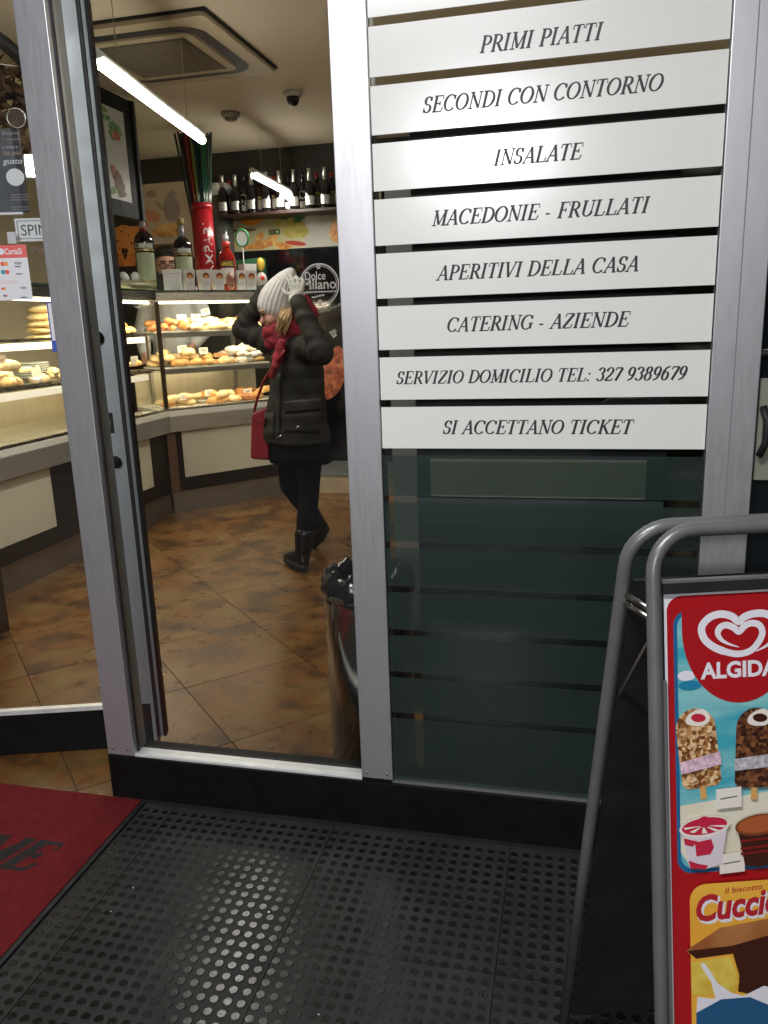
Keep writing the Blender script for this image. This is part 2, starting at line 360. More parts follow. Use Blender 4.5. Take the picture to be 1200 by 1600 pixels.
for a in range(-52, 50):
    for b in range(0, 50):
        cx = -.628+PT*(a+20); cy = 1.396+PT*(16-b)
        if cy > 1.895 or cy < .25 or cx < -1.26 or cx > 1.3: continue
        if abs(((cx+.14) % .5)) < .012 and False: continue
        r = .0112; A = []; B = []
        for k in range(vs):
            an = 2*PI*(k+.5)/vs; A.append(st.verts.new((cx+r*math.cos(an), cy+r*math.sin(an), 0))); B.append(st.verts.new((cx+(r-.0016)*math.cos(an), cy+(r-.0016)*math.sin(an), .0027)))
        for k in range(vs): st.faces.new((A[k], A[(k+1) % vs], B[(k+1) % vs], B[k]))
        st.faces.new(B).material_index = 1
me = bpy.data.meshes.new('stud_relief'); st.to_mesh(me); st.free(); me.materials.append(RUB); me.materials.append(RUBT)
so = bpy.data.objects.new('stud_relief', me); COL.objects.link(so); attach(so, rf); so['kind'] = 'stuff'
# ---- room shell
def ceil_mat(): return mat('ceiling_paint', (.60, .52, .39), .75, var=.03, vscale=2)
CREAM2 = 0
WALLP = mat('warm_wall_paint', (.46, .41, .30), .7, var=.05, vscale=3)
struct(MB().box(RX0, RX1, RY1, RY1+.15, 0, RZ).build('back_wall', mat('dark_back_wall', (.03, .028, .025), .6, var=.2, vscale=4)))
struct(MB().box(RX0-.15, RX0, RY0+.2, RY1+.15, 0, RZ).build('left_wall', WALLP))
struct(MB().box(RX1, RX1+.15, RY0+.12, RY1+.15, 0, RZ).build('right_wall', WALLP))
struct(MB().box(RX0-.15, RX1+.15, 1.93, RY1+.15, RZ, RZ+.15).build('ceiling', ceil_mat()))
# raised step at the back
stp = MB().box(-2.35, RX1, 6.3, 6.9995, 0, .152).build('raised_step', mat('beige_step_tile', (.40, .31, .19), .5, var=.1, vscale=6)); struct(stp)
MB().box(-2.36, RX1-.001, 6.285, 6.9992, .152, .157).build('step_top', mat('grey_step_top', (.13, .135, .13), .5, var=.1, vscale=6), stp)
# ================================================================== SHOPFRONT
FY = 1.905
def post(x0, x1, label, z0=.153, z1=2.62, grooves=()):
    t = thing('window_post', label, 'post', ((x0+x1)/2, FY+.03, z0))
    MB().box(x0, x1, FY, FY+.046, z0, z1).build('profile', ALU, t, bevel=.002)
    MB().box(x0+.004, x1-.002, FY+.0465, FY+.075, z0, z1).build('inner_profile', ALU2, t, bevel=.001)
    for gx in grooves: MB().box(gx-.0012, gx+.0012, FY-.0008, FY+.0004, z0, z1).build('groove', mat('groove_shadow_gap', (.2, .2, .21), .5), t)
    return t
p1 = post(-1.353, -1.265, 'silver aluminium post between the open glass door and the narrow window')
p2 = post(-.555, -.466, 'silver aluminium post between the narrow window and the striped menu window')
p3 = post(.297, .398, 'wide silver aluminium post at the right end of the menu window', grooves=(.345,))
MB().box(-.5535, -.4675, FY-.0006, FY+.002, .153, .163).build('foot_cap', BLACKP, p2)
POSTS = (p1, p2, p3)
# black base
kb = thing('kick_base', 'low black base under the narrow window and the menu window', 'window base', (-.5, FY, 0))
MB().box(-1.353, .398, FY-.004, FY+.10, 0, .1515).build('base_board', BLACKP, kb, bevel=.002)
MB().box(-1.352, .398, FY-.0055, FY-.004, .001, .012).build('floor_trim', BLACK, kb)
# upper header of the shopfront, out of view, closes the room
hd = tag(MB().box(-2.33, 1.9, FY, FY+.10, 2.62, 3.2).build('shopfront_header', ALU2), 'aluminium header beam over the door and windows', 'header beam')
# narrow window
w1 = thing('narrow_window', 'narrow clear window pane between two silver posts, woman seen through it', 'window', (-.91, FY+.03, .152))
MB().box(-1.2645, -.5555, FY+.002, FY+.048, .152, .157).build('sill', SILL, w1)
MB().box(-1.2645, -.5555, FY+.004, FY+.008, .157, .1595).build('sill_lip', SILL, w1)
MB().box(-1.2645, -.5555, FY+.026, FY+.032, .158, 2.62).build('glass_pane', GLASS, w1)
# striped menu window
w2 = thing('menu_window', 'window of white lettered bands listing dishes over frosted lower bands', 'window', (-.085, FY+.03, .152))
MB().box(-.4655, .2965, FY+.004, FY+.03, .152, .158).build('sill', mat('dull_sill', (.3, .3, .3), .35, .6), w2)
MB().box(-.4655, .2965, FY+.012, FY+.018, .160, 2.62).build('glass_pane', GLASS, w2)
FILM = mat('white_window_film', (.80, .80, .74), .19, spec=.5)
FROST = glass('frosted_film', (.76, .80, .77), body=.23, bodycol=(.058, .088, .080), refl=.7, rough=.22)
texts = {1: ('PRIMI PIATTI', 748, 945, 57), 2: ('SECONDI CON CONTORNO', 658, 1040, 145), 3: ('INSALATE', 770, 913, 240), 4: ('MACEDONIE - FRULLATI', 673, 1018, 330),
         5: ('APERITIVI DELLA CASA', 681, 1003, 419), 6: ('CATERING - AZIENDE', 696, 987, 503), 7: ('SERVIZIO DOMICILIO TEL: 327 9389679', 617, 1077, 587), 8: ('SI ACCETTANO TICKET', 690, 992, 668)}
names = {0: 'blank'}
for k in range(-3, 16):
    zt = 1.1948 - .1210*(k-8)   # top edge of band k
    zb = zt-.1028
    if k == 15: zb = .162
    if k <= 8:
        s = MB().box(-.4645, .2945, FY+.0085, FY+.0115, zb, zt).build('lettered_band' if k in texts else 'blank_band', FILM, w2)
        if k in texts:
            tx, x0, x1, yc = texts[k]; A = ony(x0, yc, FY); B = ony(x1, yc, FY); cx = (A.x+B.x)/2
            s['label'] = 'white band lettered ' + tx.lower()
            cap = .0330 if k != 7 else .0305
            zc = (A.z+B.z)/2
            serif(tx, 'lettering', INK, lambda a, b, c, cx=cx, zc=zc, cap=cap: Vector((cx+a, FY+.0085-c, zc-cap/2+b)), cap, B.x-A.x, s)
    else:
        MB().box(-.4645, .2945, FY+.0085, FY+.0115, zb, zt).build('frosted_band', FROST, w2)
# cabinet seen behind the striped window
DKC = mat('dark_green_cabinet', (.012, .017, .017), .35, var=.1, vscale=4)
cb = thing('drinks_cabinet', 'tall dark cabinet with a cream inset panel close behind the menu window', 'cabinet', (-.08, 2.3, 0))
MB().box(-.415, .235, 2.10, 2.6, 0, 1.93).build('carcass', DKC, cb, bevel=.004)
MB().box(-.375, .185, 2.088, 2.098, .932, 1.035).build('inset_panel', CREAM, cb)
MB().box(-.41, .23, 2.086, 2.098, .85, .928).build('ledge', mat('dark_teal_panel', (.03, .05, .046), .5), cb)
pt = tag(MB().box(.24, 1.2, 2.62, 2.66, 0, 2.1).build('partition_panel', mat('khaki_panel', (.14, .125, .08), .6, var=.08, vscale=3)), 'khaki partition panel right of the dark cabinet behind the menu window', 'partition')
kb2 = tag(MB().box(-.62, -.45, 2.7, 2.74, .0, 1.9).build('narrow_panel', mat('pale_khaki_panel', (.13, .12, .09), .5, var=.1, vscale=3)), 'narrow pale panel seen at the left edge of the menu window', 'partition')
# right-hand door beyond the wide post
rd = thing('side_door', 'dark glass door with a chrome rail beyond the wide right post', 'door', (.9, FY, 0))
MB().box(.4, 1.5, FY+.03, FY+.04, 0, 2.6).build('dark_glass', mat('black_glass', (.006, .009, .010), .08, spec=.6), rd)
MB().tube([(.40, FY+.02, 1.305), (1.3, FY+.02, 1.305)], .008).build('push_rail', STEEL, rd, True)
MB().box(.405, .75, FY+.018, FY+.028, 1.02, 1.25).build('pale_notice', mat('pale_notice', (.22, .22, .17), .6), rd)
MB().tube([(.41, FY+.0, 1.19), (.418, FY-.012, 1.16), (.418, FY-.012, 1.11), (.41, FY+.0, 1.08)], .008).build('handle', BLACK, rd, True)
tag(MB().box(1.52, 6, FY, FY+.3, 0, 3.2).build('facade_wall', mat('facade_render', (.2, .19, .18), .8, var=.1)), 'rendered wall right of the shopfront', 'wall')
tag(MB().box(-6, -2.33, FY, FY+.2, 0, 3.2).build('facade_wall', MATS['facade_render']), 'rendered wall left of the entrance door', 'wall')
tag(MB().box(-6, 6, 1.1, FY+.0, 3.2, 3.35).build('canopy', mat('canopy_paint', (.35, .35, .34), .7)), 'pale canopy soffit over the shop entrance', 'canopy')
# ---- open entrance door
D = Frame(-1.884, 2.058, 17.1)
dr = thing('entrance_door', 'open glass entrance door with black kick rail and stickers, left of the silver post', 'door', D.p(-.35, 0, 0))
MB().fbox(D, .425, .535, 0, .045, .004, 2.5).build('stile', ALU2, dr, bevel=.0015)
MB().fbox(D, .536, .545, .002, .043, .035, 2.5).build('edge_seal', RUBBER, dr)
MB().fbox(D, .546, .556, .006, .016, .035, 2.5).build('edge_strip', ALU2, dr)
MB().fbox(D, .557, .566, .004, .04, .035, 2.5).build('edge_seal', RUBBER, dr)
MB().fbox(D, -.40, .424, 0, .045, .004, .150).build('kick_rail', BLACKP, dr, bevel=.0015)
MB().fbox(D, -.40, .424, -.002, .02, .1505, .166).build('rail_trim', SILL, dr)
MB().fbox(D, .455, .522, -.004, 0, .012, .162).build('floor_bolt', BLACK, dr)
MB().fbox(D, -.40, .424, .006, .013, .167, 2.5).build('glass_pane', GLASS, dr)
MB().fbox(D, -.42, -.401, 0, .045, .004, 2.5).build('hinge_stile', ALU2, dr)
for (x, y), r in (((151, 528), .021), ((180, 722), .019)):
    s_, z_ = D.at(x, y)
    mb = MB(); c = D.p(s_, 0, z_)
    mb.lathe([(r*1.05, 0), (r, .01), (r*.8, .024), (r*.3, .03)], n=18)
    k = mb.build('knob', BLACK, None, True); k.matrix_world = Matrix.Translation(c) @ Matrix.Rotation(D.a, 4, 'Z') @ Matrix.Rotation(PI/2, 4, 'X'); bpy.context.view_layer.update()
    mw = k.matrix_world.copy(); k.data.transform(mw); k.matrix_world = Matrix.Identity(4); attach(k, dr)
s_, z_ = D.at(170, 661)
lk = MB().fbox(D, s_-.014, s_+.014, -.003, 0, z_-.032, z_+.032).build('lock_plate', BLACK, dr, bevel=.001)
MB().fbox(D, s_-.006, s_+.006, -.008, -.003, z_-.016, z_+.014).build('cylinder', STEEL, lk)
tag(MB().fbox(Frame(-2.33, FY, 0), 0, .07, 0, .06, 0, 2.62).build('hinge_post', ALU), 'silver post at the hinge side of the entrance door', 'post')
# things on the door glass
def dplace(s0, z0, t=-.001): return lambda a, b, c: D.p(s0+a, t-c, z0+b)
def dbox(x0, y0, x1, y1, t0, t1):
    a = D.at(x0, y0); b = D.at(x1, y1); return a[0], b[0], b[1], a[1]
RED = mat('sticker_red', (.72, .05, .03), .4)
NAVY = mat('print_navy', (.03, .04, .16), .5); ORG = mat('print_orange', (.8, .3, .03), .5); TEAL = mat('print_teal', (.03, .28, .42), .5); WHT = mat('print_white', (.75, .75, .76), .5); PINK = mat('print_pink', (.75, .4, .42), .6)
s0, s1 = D.at(-30, 425)[0], D.at(45, 425)[0]; zt, zb = D.at(37, 382)[1], D.at(52, 468)[1]
zr = D.at(39, 402)[1]
pay = thing('payment_sticker', 'white and red card payment sticker on the entrance door glass', 'sticker', D.p((s0+s1)/2, -.001, zb))
MB().fbox(D, s0, s1, .0040, .0058, zb, zt).build('sheet', WHT, pay)
MB().fbox(D, s0, s1, .0032, .0039, zr, zt).build('red_header', RED, pay)
def dtext(txt, x, y, h, m, w=None, par=None, bold=0, al='CENTER', t=.003, shear=0):
    a, z = D.at(x, y, 0); return sans(txt, 'lettering', m, lambda p, q, r: D.p(a+p, t-r, z+q), h, w, bold, par, al, shear)
def dpx(n): return n*.00182
dtext('CartaSi', 20.5, 397, dpx(9), WHT, dpx(28), pay, .02)
def ddisc(x, y, r, m, par, t=.0035, sy=1.0):
    a, z = D.at(x, y, 0); mb = MB(); mb.prism([D.p(a+r*math.cos(k*PI/8), t, z+sy*r*math.sin(k*PI/8)) for k in range(16)], D.n*.0004); return mb.build('logo', m, par)
ddisc(1, 393, dpx(5), WHT, pay, .0028)
for x, y, m, r in ((3, 412, RED, 3.6), (8.5, 412, ORG, 3.4), (4, 425, TEAL, 3.8), (10.5, 425, RED, 3.6), (3.5, 451, RED, 2.2), (6.5, 451, ORG, 2.2), (6, 462, TEAL, 2), (9, 462, RED, 2)): ddisc(x, y, dpx(r), m, pay, .0036 - (.0003 if m is ORG else 0))
for y, h in ((413, 4), (451, 3)): dtext('VISA', 27.5 if y < 430 else 36, y, dpx(h), NAVY, dpx(11 if h == 4 else 9), pay, .01, shear=.2)
for x, y in ((27, 416), (29, 427.5), (37, 464)):
    a, z = D.at(x, y, 0); MB().fbox(D, a-dpx(5), a+dpx(5), .0034, .0038, z-dpx(1.2), z+dpx(.4)).build('print_bar', NAVY, pay)
for y in (439, 442):
    a, z = D.at(12, y, 0); MB().fbox(D, a-dpx(14), a+dpx(16), .0036, .0039, z-dpx(.4), z+dpx(.3)).build('print_bar', PINK, pay)
# hanging slate price menu behind the glass, on a suction hook
SLATE = mat('slate_card', (.035, .037, .048), .5, var=.15, vscale=8); CHALK = mat('chalk_print', (.42, .42, .46), .7); CHALKO = mat('chalk_orange', (.45, .3, .22), .7)
DM = Frame(D.p(0, .03, 0).x, D.p(0, .03, 0).y, 17.1)
a0, z1_ = DM.at(0, 201); a1, _ = DM.at(41, 330); zbm = DM.at(30, 331)[1]
a0 = a1-.145
sm = thing('hanging_menu_card', 'dark slate menu card with chalk lettering hanging inside the door glass', 'menu card', DM.p((a0+a1)/2, 0, zbm))
MB().fbox(DM, a0, a1-.012, 0, .004, zbm, z1_).build('card', SLATE, sm)
MB().fbox(DM, a0-.002, a1-.010, -.001, .005, zbm-.007, zbm-.0005).build('bottom_edge', WHT, sm)
MB().fbox(DM, a1-.0115, a1+.004, .001, .02, zbm, z1_).build('side_edge', BLACK, sm)
def mtext(txt, x, y, h, m, w): 
    a, z = DM.at(x, y); return sans(txt, 'lettering', m, lambda p, q, r: DM.p(a+p, -.0005-r, z+q), h, w, .004, sm, 'CENTER', .25)
mtext('Buongiorno', 17, 210, .007, CHALK, .05); mtext('la colazione', 18, 219, .006, CHALKO, .052); mtext('è sempre', 16, 232, .009, CHALK, .045)
mtext('ha più', 19, 242, .013, CHALKO, .05); mtext('gusto', 20, 256, .016, WHT, .056)
a, z = DM.at(24, 277); MB().prism([DM.p(a+.026*math.cos(k*PI/10), -.0012, z+.024*math.sin(k*PI/10)) for k in range(20)], DM.n*.0008).build('round_seal', WHT, sm)
for y in (305, 309, 313, 324, 328): mtext('caffetteria pasticceria', 30 if y < 320 else 32, y, .0035, CHALK, .05)
a, z = D.at(22, 182)
hk = thing('suction_hook', 'clear round suction hook above the slate card on the door glass', 'suction hook', D.p(a, .014, z))
MB().tube([D.p(a+.026*math.cos(k*PI/12), .017, z+.026*math.sin(k*PI/12)) for k in range(24)], .0016, 6, closed=True).build('rim', STEEL, hk, True)
MB().prism([D.p(a+.025*math.cos(k*PI/10), .0145, z+.025*math.sin(k*PI/10)) for k in range(20)], D.n*.002).build('cup', glass('cup_plastic', (.85, .8, .75), body=.2, bodycol=(.3, .25, .2)), hk)
# SPIN.. sign hanging
s0, zt = DM.at(22, 342); s1, zb = DM.at(80, 378)
zt = DM.at(45, 341)[1]; zb = DM.at(45, 377)[1]; s1 = s0+.15
sp = thing('price_sign', 'small white sign with black capitals hanging inside the door glass', 'sign', DM.p((s0+s1)/2, 0, zb))
MB().fbox(DM, s0, s1, 0, .004, zb, zt).build('board', WHT, sp)
fr_ = .0035
for (a, b, c, d) in ((s0+.006, s1-.006, zt-.008, zt-.0065), (s0+.006, s1-.006, zb+.0065, zb+.008), (s0+.006, s0+.0075, zb+.0081, zt-.0081), (s1-.0075, s1-.006, zb+.0081, zt-.0081)):
    MB().fbox(DM, a, b, -.0008, -.0002, c, d).build('border_line', INK, sp)
sans('SPINA', 'lettering', mat('grey_print', (.06, .06, .065), .6), lambda p, q, r: DM.p(s0+.016+p, -.0006-r, (zb+zt)/2-.016+q), .031, .108, .0, sp, 'LEFT')
# cold-drink decal and blue framed notice beside the post
a, z = D.at(60, 390)
dtext('Pel', 50, 395, .019, mat('print_maroon', (.14, .06, .08), .6), dpx(20), dr, 0, 'LEFT', .004)
BLUE = mat('notice_blue', (.02, .07, .42), .45)
s0 = D.at(72, 475)[0]; zt = D.at(75, 472)[1]; zb = D.at(85, 550)[1]
nb = thing('blue_notice', 'white notice with a blue border on the door glass beside the post', 'notice', D.p(s0+.05, .003, zb))
MB().fbox(D, s0, s0+.10, .0036, .0054, zb, zt).build('sheet', WHT, nb)
MB().fbox(D, s0, s0+.0035, .0028, .0035, zb+.034, zt).build('blue_border', BLUE, nb)
MB().fbox(D, s0+.0036, s0+.10, .0028, .0035, zt-.0035, zt).build('blue_border', BLUE, nb)
MB().fbox(D, s0, s0+.10, .0028, .0035, zb, zb+.0338).build('blue_footer', BLUE, nb)
s0, zt = D.at(9, 362); s1, zb = D.at(25, 380)
tag(MB().fbox(D, s0, s1, .0060, .0066, zb, zt).build('small_notice', WHT), 'small plain white paper note above the payment sticker on the door', 'note')
# ---- red welcome mat
mx0, mx1, my0, my1 = -2.75, -1.235, .72, 1.902
REDM = mat('red_mat_pile', (.135, .009, .011), .95, var=.12, vscale=40, bump=.8, bscale=400, spec=.2)
wm = thing('doormat', 'red doormat with black italic lettering in front of the entrance door', 'doormat', ((mx0+mx1)/2, 1.3, 0))
MB().box(mx0, mx1-.004, my0, my1, .0034, .0095).build('rubber_backing', BLACK, wm, bevel=.002)
MB().box(mx0+.012, mx1-.018, my0+.012, my1-.004, .0096, .0125).build('pile', REDM, wm, bevel=.001)
serif('WELCOME', 'lettering', mat('mat_print_black', (.012, .008, .008), .95), lambda a, b, c: Vector((-1.352-.40+a, 1.545+b, .0126+c)), .118, .80, wm, shear=.34, heavy=1.6)
# ================================================================== LAMPS
def area(p0, p1, width, L, col, facing, parent):
    """the light a lamp throws: a rectangle along p0-p1 on the lamp's own face"""
    p0 = Vector(p0); p1 = Vector(p1); x = (p1-p0).normalized(); z = -Vector(facing).normalized(); y = z.cross(x).normalized(); z = x.cross(y)
    d = bpy.data.lights.new('lamp_light', 'AREA'); d.shape = 'RECTANGLE'; d.size = (p1-p0).length; d.size_y = width; d.color = col
    d.energy = L*PI*d.size*width; o = bpy.data.objects.new('lamp_light', d); COL.objects.link(o)
    c = (p0+p1)/2; o.matrix_world = Matrix(((x.x, y.x, z.x, c.x), (x.y, y.y, z.y, c.y), (x.z, y.z, z.z, c.z), (0, 0, 0, 1)))
    o.parent = parent; o.matrix_parent_inverse = wloc(parent).inverted(); return o
TUBE = emit('tube_light', (1, .95, .85), 30.0)
def tube_lamp(p0, p1, label):
    p0 = Vector(p0); p1 = Vector(p1); d = (p1-p0).normalized(); t = thing('tube_lamp', label, 'ceiling lamp', (p0+p1)/2)
    MB().tube([p0+d*.05, p1-d*.0], .021, 14).build('tube', TUBE, t, True)
    area(p0+d*.07+Vector((0, 0, -.0225)), p1-d*.02+Vector((0, 0, -.0225)), .040, LAMP_TUBE*1.15, (1, .95, .86), (0, 0, -1), t)
    MB().tube([p0+Vector((0, 0, .03)), p1+Vector((0, 0, .03))], .019, 8).build('housing', WHITEPL, t, True)
    for q in (p0+d*.25, p1-d*.25): MB().tube([q+Vector((0, 0, .045)), (q.x, q.y, RZ)], .002, 6).build('suspension_wire', STEEL, t)
    return t
def lampz(x, y, z=2.55): return onz(x, y, z)
tube_lamp(lampz(146, 92, 2.42), lampz(316, 219, 2.42), 'bright white tube lamp hanging over the left counter, nearest to the door')
tube_lamp(lampz(393, 272, 2.5), lampz(454, 304, 2.5), 'bright white tube lamp hanging in front of the bottle shelf')
tube_lamp((1.1, 3.4, 2.75), (1.1, 4.9, 2.75), 'white tube lamp over the right side of the shop floor')  # extra lamp kept out of view, added to light the room
# canopy lamp outside, above and behind the camera
ol = thing('canopy_lamp', 'long white lamp under the canopy outside the shopfront', 'lamp', (-.9, -.82, 2.4))
MB().box(-1.30, -.10, -.36, -.26, 3.10, 3.13).build('diffuser', emit('canopy_light', (.96, .965, 1.0), 20.0), ol, bevel=.008); area((-1.28, -.31, 3.0985), (-.12, -.31, 3.0985), .09, LAMP_OUT, (.96, .965, 1.0), (0, 0, -1), ol)
MB().box(-1.32, -.08, -.38, -.24, 3.131, 3.17).build('housing', WHITEPL, ol)
for x in (-1.1, -.4): MB().tube([(x, -.31, 3.171), (x, -.31, 3.22), (x, 1.1, 3.22)], .008, 6).build('arm', STEEL, ol)
sg = thing('shop_sign', 'lit white shop sign on the building across the street', 'sign', (-2.3, -8, 3.6))
MB().box(-1.86, -.75, -8.0, -7.94, 3.53, 3.83).build('lit_panel', emit('sign_light', (.97, .97, 1.0), 6.0), sg); area((-1.85, -7.938, 3.68), (-.76, -7.938, 3.68), .28, LAMP_SIGN, (.97, .97, 1.0), (0, 1, 0), sg)
MB().box(-1.92, -.69, -8.12, -8.001, 3.47, 3.89).build('sign_box', BLACKP, sg)
tag(MB().box(-14, 12, -8.6, -8.13, 0, 9).build('street_building', mat('dark_stone', (.12, .115, .105), .85, var=.15, vscale=1.5)), 'dark stone building across the street behind the viewer', 'building')
# ================================================================== CEILING FITTINGS
ACM = mat('ac_beige_plastic', (.46, .38, .26), .55, var=.02)
ac = thing('air_conditioner', 'square ceiling cassette air conditioner with a grey centre grille', 'air conditioner', (-2.2, 4.25, RZ))
k_ = 1.5/1.38; ax0, ax1, ay0, ay1 = -1.62*k_-.99, -1.62*k_, 3.63*k_, 3.63*k_+.99
def rrect(x0, x1, y0, y1, r, n=6):
    P = []
    for cx, cy, a in ((x1-r, y1-r, 0), (x0+r, y1-r, 90), (x0+r, y0+r, 180), (x1-r, y0+r, 270)): P += [(cx+r*math.cos(math.radians(a+90*i/n)), cy+r*math.sin(math.radians(a+90*i/n))) for i in range(n+1)]
    return P
MB().prism([(x, y, RZ-.012) for x, y in rrect(ax0, ax1, ay0, ay1, .01)], (0, 0, .0115)).build('shadow_gap', BLACK, ac)
MB().prism([(x, y, RZ-.034) for x, y in rrect(ax0+.012, ax1-.012, ay0+.012, ay1-.012, .03)], (0, 0, .0215)).build('panel', ACM, ac, bevel=.002)
SLOT = mat('ac_slot', (.012, .014, .018), .5)
a_, b_ = .10, .165
o_ = rrect(ax0+a_, ax1-a_, ay0+a_, ay1-a_, .14); i_ = rrect(ax0+b_, ax1-b_, ay0+b_, ay1-b_, .08)
mb = MB()
for i in range(len(o_)):
    j = (i+1) % len(o_); mb.prism([(o_[i][0], o_[i][1], RZ-.0365), (o_[j][0], o_[j][1], RZ-.0365), (i_[j][0], i_[j][1], RZ-.0365), (i_[i][0], i_[i][1], RZ-.0365)], (0, 0, .002))
mb.build('air_slot', SLOT, ac)
MB().prism([(x, y, RZ-.044) for x, y in rrect(ax0+.175, ax1-.175, ay0+.175, ay1-.175, .05)], (0, 0, .0095)).build('centre_plate', ACM, ac, bevel=.002)
GR = mat('ac_grille', (.20, .17, .12), .6)
mb = MB()
for i in range(22):
    y = ay0+.245+i*.0235; mb.box(ax0+.235, ax1-.235, y, y+.012, RZ-.050, RZ-.0445)
gl_ = mb.build('grille', GR, ac); gl_['kind'] = 'stuff'
MB().box(ax0+.23, ax1-.23, ay0+.23, ay1-.23, RZ-.0462, RZ-.0441).build('grille_back', mat('ac_grille_back', (.10, .08, .06), .7), ac)
c = onz(360, 176, RZ)
sd = thing('smoke_detector', 'round grey smoke detector on the ceiling', 'smoke detector', c)
MB().lathe([(.068, -.002), (.068, -.02), (.055, -.032), (.05, -.036)], c, 20).build('base', mat('detector_plastic', (.26, .24, .2), .5), sd, True)
MB().lathe([(.045, -.037), (.042, -.05), (.025, -.058)], c, 20).build('sensor', GR, sd, True)
c = onz(457, 143, RZ)
dc = thing('dome_camera', 'small ceiling security camera with a dark dome and pale collar', 'security camera', c)
MB().lathe([(.062, -.002), (.062, -.022), (.052, -.034)], c, 20).build('collar', mat('camera_plastic', (.5, .48, .42), .4), dc, True)
MB().lathe([(.044, -.034), (.043, -.055), (.03, -.078), (.012, -.088), (.002, -.09)], c, 18).build('dome', mat('dark_dome', (.008, .009, .012), .08), dc, True)
# ================================================================== WALL BACKDROP
def rect_on_wall(y, x0, z0, x1, z1, m, name, par, th=.004): return MB().box(x0, x1, y-th, y, z0, z1).build(name, m, par)
def food_mat(name, cols, scale=3.0, seed=0.0, rough=.35):
    m = bpy.data.materials.new(name); m.use_nodes = True; nt = m.node_tree; N = nt.nodes; L = nt.links; b = N['Principled BSDF']; b.inputs['Roughness'].default_value = rough
    tc = N.new('ShaderNodeTexCoord'); mp = N.new('ShaderNodeMapping'); mp.inputs['Location'].default_value = (seed, seed*.7, seed*1.3); L.new(tc.outputs['Object'], mp.inputs[0])
    n = N.new('ShaderNodeTexNoise'); n.inputs['Scale'].default_value = scale; n.inputs['Detail'].default_value = 3; n.inputs['Distortion'].default_value = .8; L.new(mp.outputs[0], n.inputs['Vector'])
    cr = N.new('ShaderNodeValToRGB'); L.new(n.outputs[0], cr.inputs[0]); e = cr.color_ramp.elements
    e[0].position = .3; e[0].color = (*cols[0], 1); e[1].position = .7; e[1].color = (*cols[-1], 1)
    for i, c in enumerate(cols[1:-1]): x = e.new(.3+.4*(i+1)/(len(cols)-1)); x.color = (*c, 1)
    L.new(cr.outputs[0], b.inputs['Base Color']); return m
def ell(par, y, px, py, rx, ry, m, name='print_shape', rot=0, n=24, wob=0.0, w=None):
    """flat printed ellipse on a plane of constant Y, centre given by its sight line"""
    c = ony(px, py, y); P = []
    for k in range(n):
        a = 2*PI*k/n; q = 1+wob*math.sin(3*a+px)+wob*.6*math.sin(5*a+py); x = rx*q*math.cos(a); z = ry*q*math.sin(a); cr, sr = math.cos(rot), math.sin(rot)
        P.append((c.x+x*cr-z*sr, y, c.z+x*sr+z*cr))
    return MB().prism(P, (0, .0006, 0)).build(name, m, par)
WY = 6.998
BG = mat('poster_beige', (.55, .46, .34), .4, var=.06, vscale=4)
PANE_ = food_mat('print_panettone', [(.55, .12, .03), (.75, .26, .05), (.85, .42, .10)], 9, 1)
BREAD = food_mat('print_bread', [(.42, .17, .05), (.70, .36, .12), (.82, .55, .25)], 12, 2)
# teapot and panettone picture panel
tp = thing('bakery_picture', 'large picture panel of a teapot, hands and panettone behind the bottles', 'picture', (-3.8, WY, 2.3))
xa = ony(168, 350, WY).x; xb = ony(303, 340, WY).x; xc = ony(222, 340, WY).x
MB().box(xc-.02, xb, WY-.012, WY, 2.04, 2.69).build('panel', BG, tp)
MB().box(xa-.15, xc-.021, WY-.012, WY, 1.99, 2.34).build('panel', PANE_, tp)
y_ = WY-.0128
ell(tp, y_, 197, 375, .16, .13, mat('print_orange_cut', (.78, .32, .09), .4), wob=.03)
for (a, b, r) in ((190, 362, .012), (201, 368, .010), (183, 377, .012), (206, 380, .014), (195, 356, .008), (187, 388, .010)): ell(tp, y_-.0008, a, b, r, r*.7, mat('print_raisin', (.05, .015, .01), .5))
ell(tp, y_-.0008, 195, 395, .03, .05, MATS['print_raisin'], wob=.2)
TEAP = mat('print_teapot', (.36, .29, .26), .4, var=.08, vscale=6); SKIN_P = mat('print_skin', (.62, .28, .16), .4, var=.06, vscale=5)
ell(tp, y_, 268, 326, .085, .115, TEAP); ell(tp, y_-.0007, 268, 303, .045, .02, TEAP); ell(tp, y_-.0014, 268, 298, .012, .015, TEAP)
ell(tp, y_, 249, 322, .05, .018, TEAP, rot=-.9)
ell(tp, y_-.0014, 236, 303, .05, .03, mat('print_shadow_rose', (.4, .24, .18), .5), wob=.1)
ell(tp, y_-.0016, 238, 338, .085, .05, SKIN_P, rot=-.3, wob=.05); ell(tp, y_-.0022, 224, 353, .06, .03, SKIN_P, rot=.2)
ell(tp, y_-.0028, 262, 360, .16, .062, BREAD, rot=.02, wob=.03)
mb = MB(); a = ony(230, 375, y_); b = ony(300, 392, y_); mb.box(a.x, b.x, y_-.003, y_-.0023, b.z, a.z).build('print_shape', BG, tp)
mb = MB(); a = ony(240, 382, y_); b = ony(300, 386, y_); mb.box(a.x, b.x, y_-.0038, y_-.0031, b.z, a.z).build('print_line', mat('print_brown', (.2, .1, .04), .5), tp)
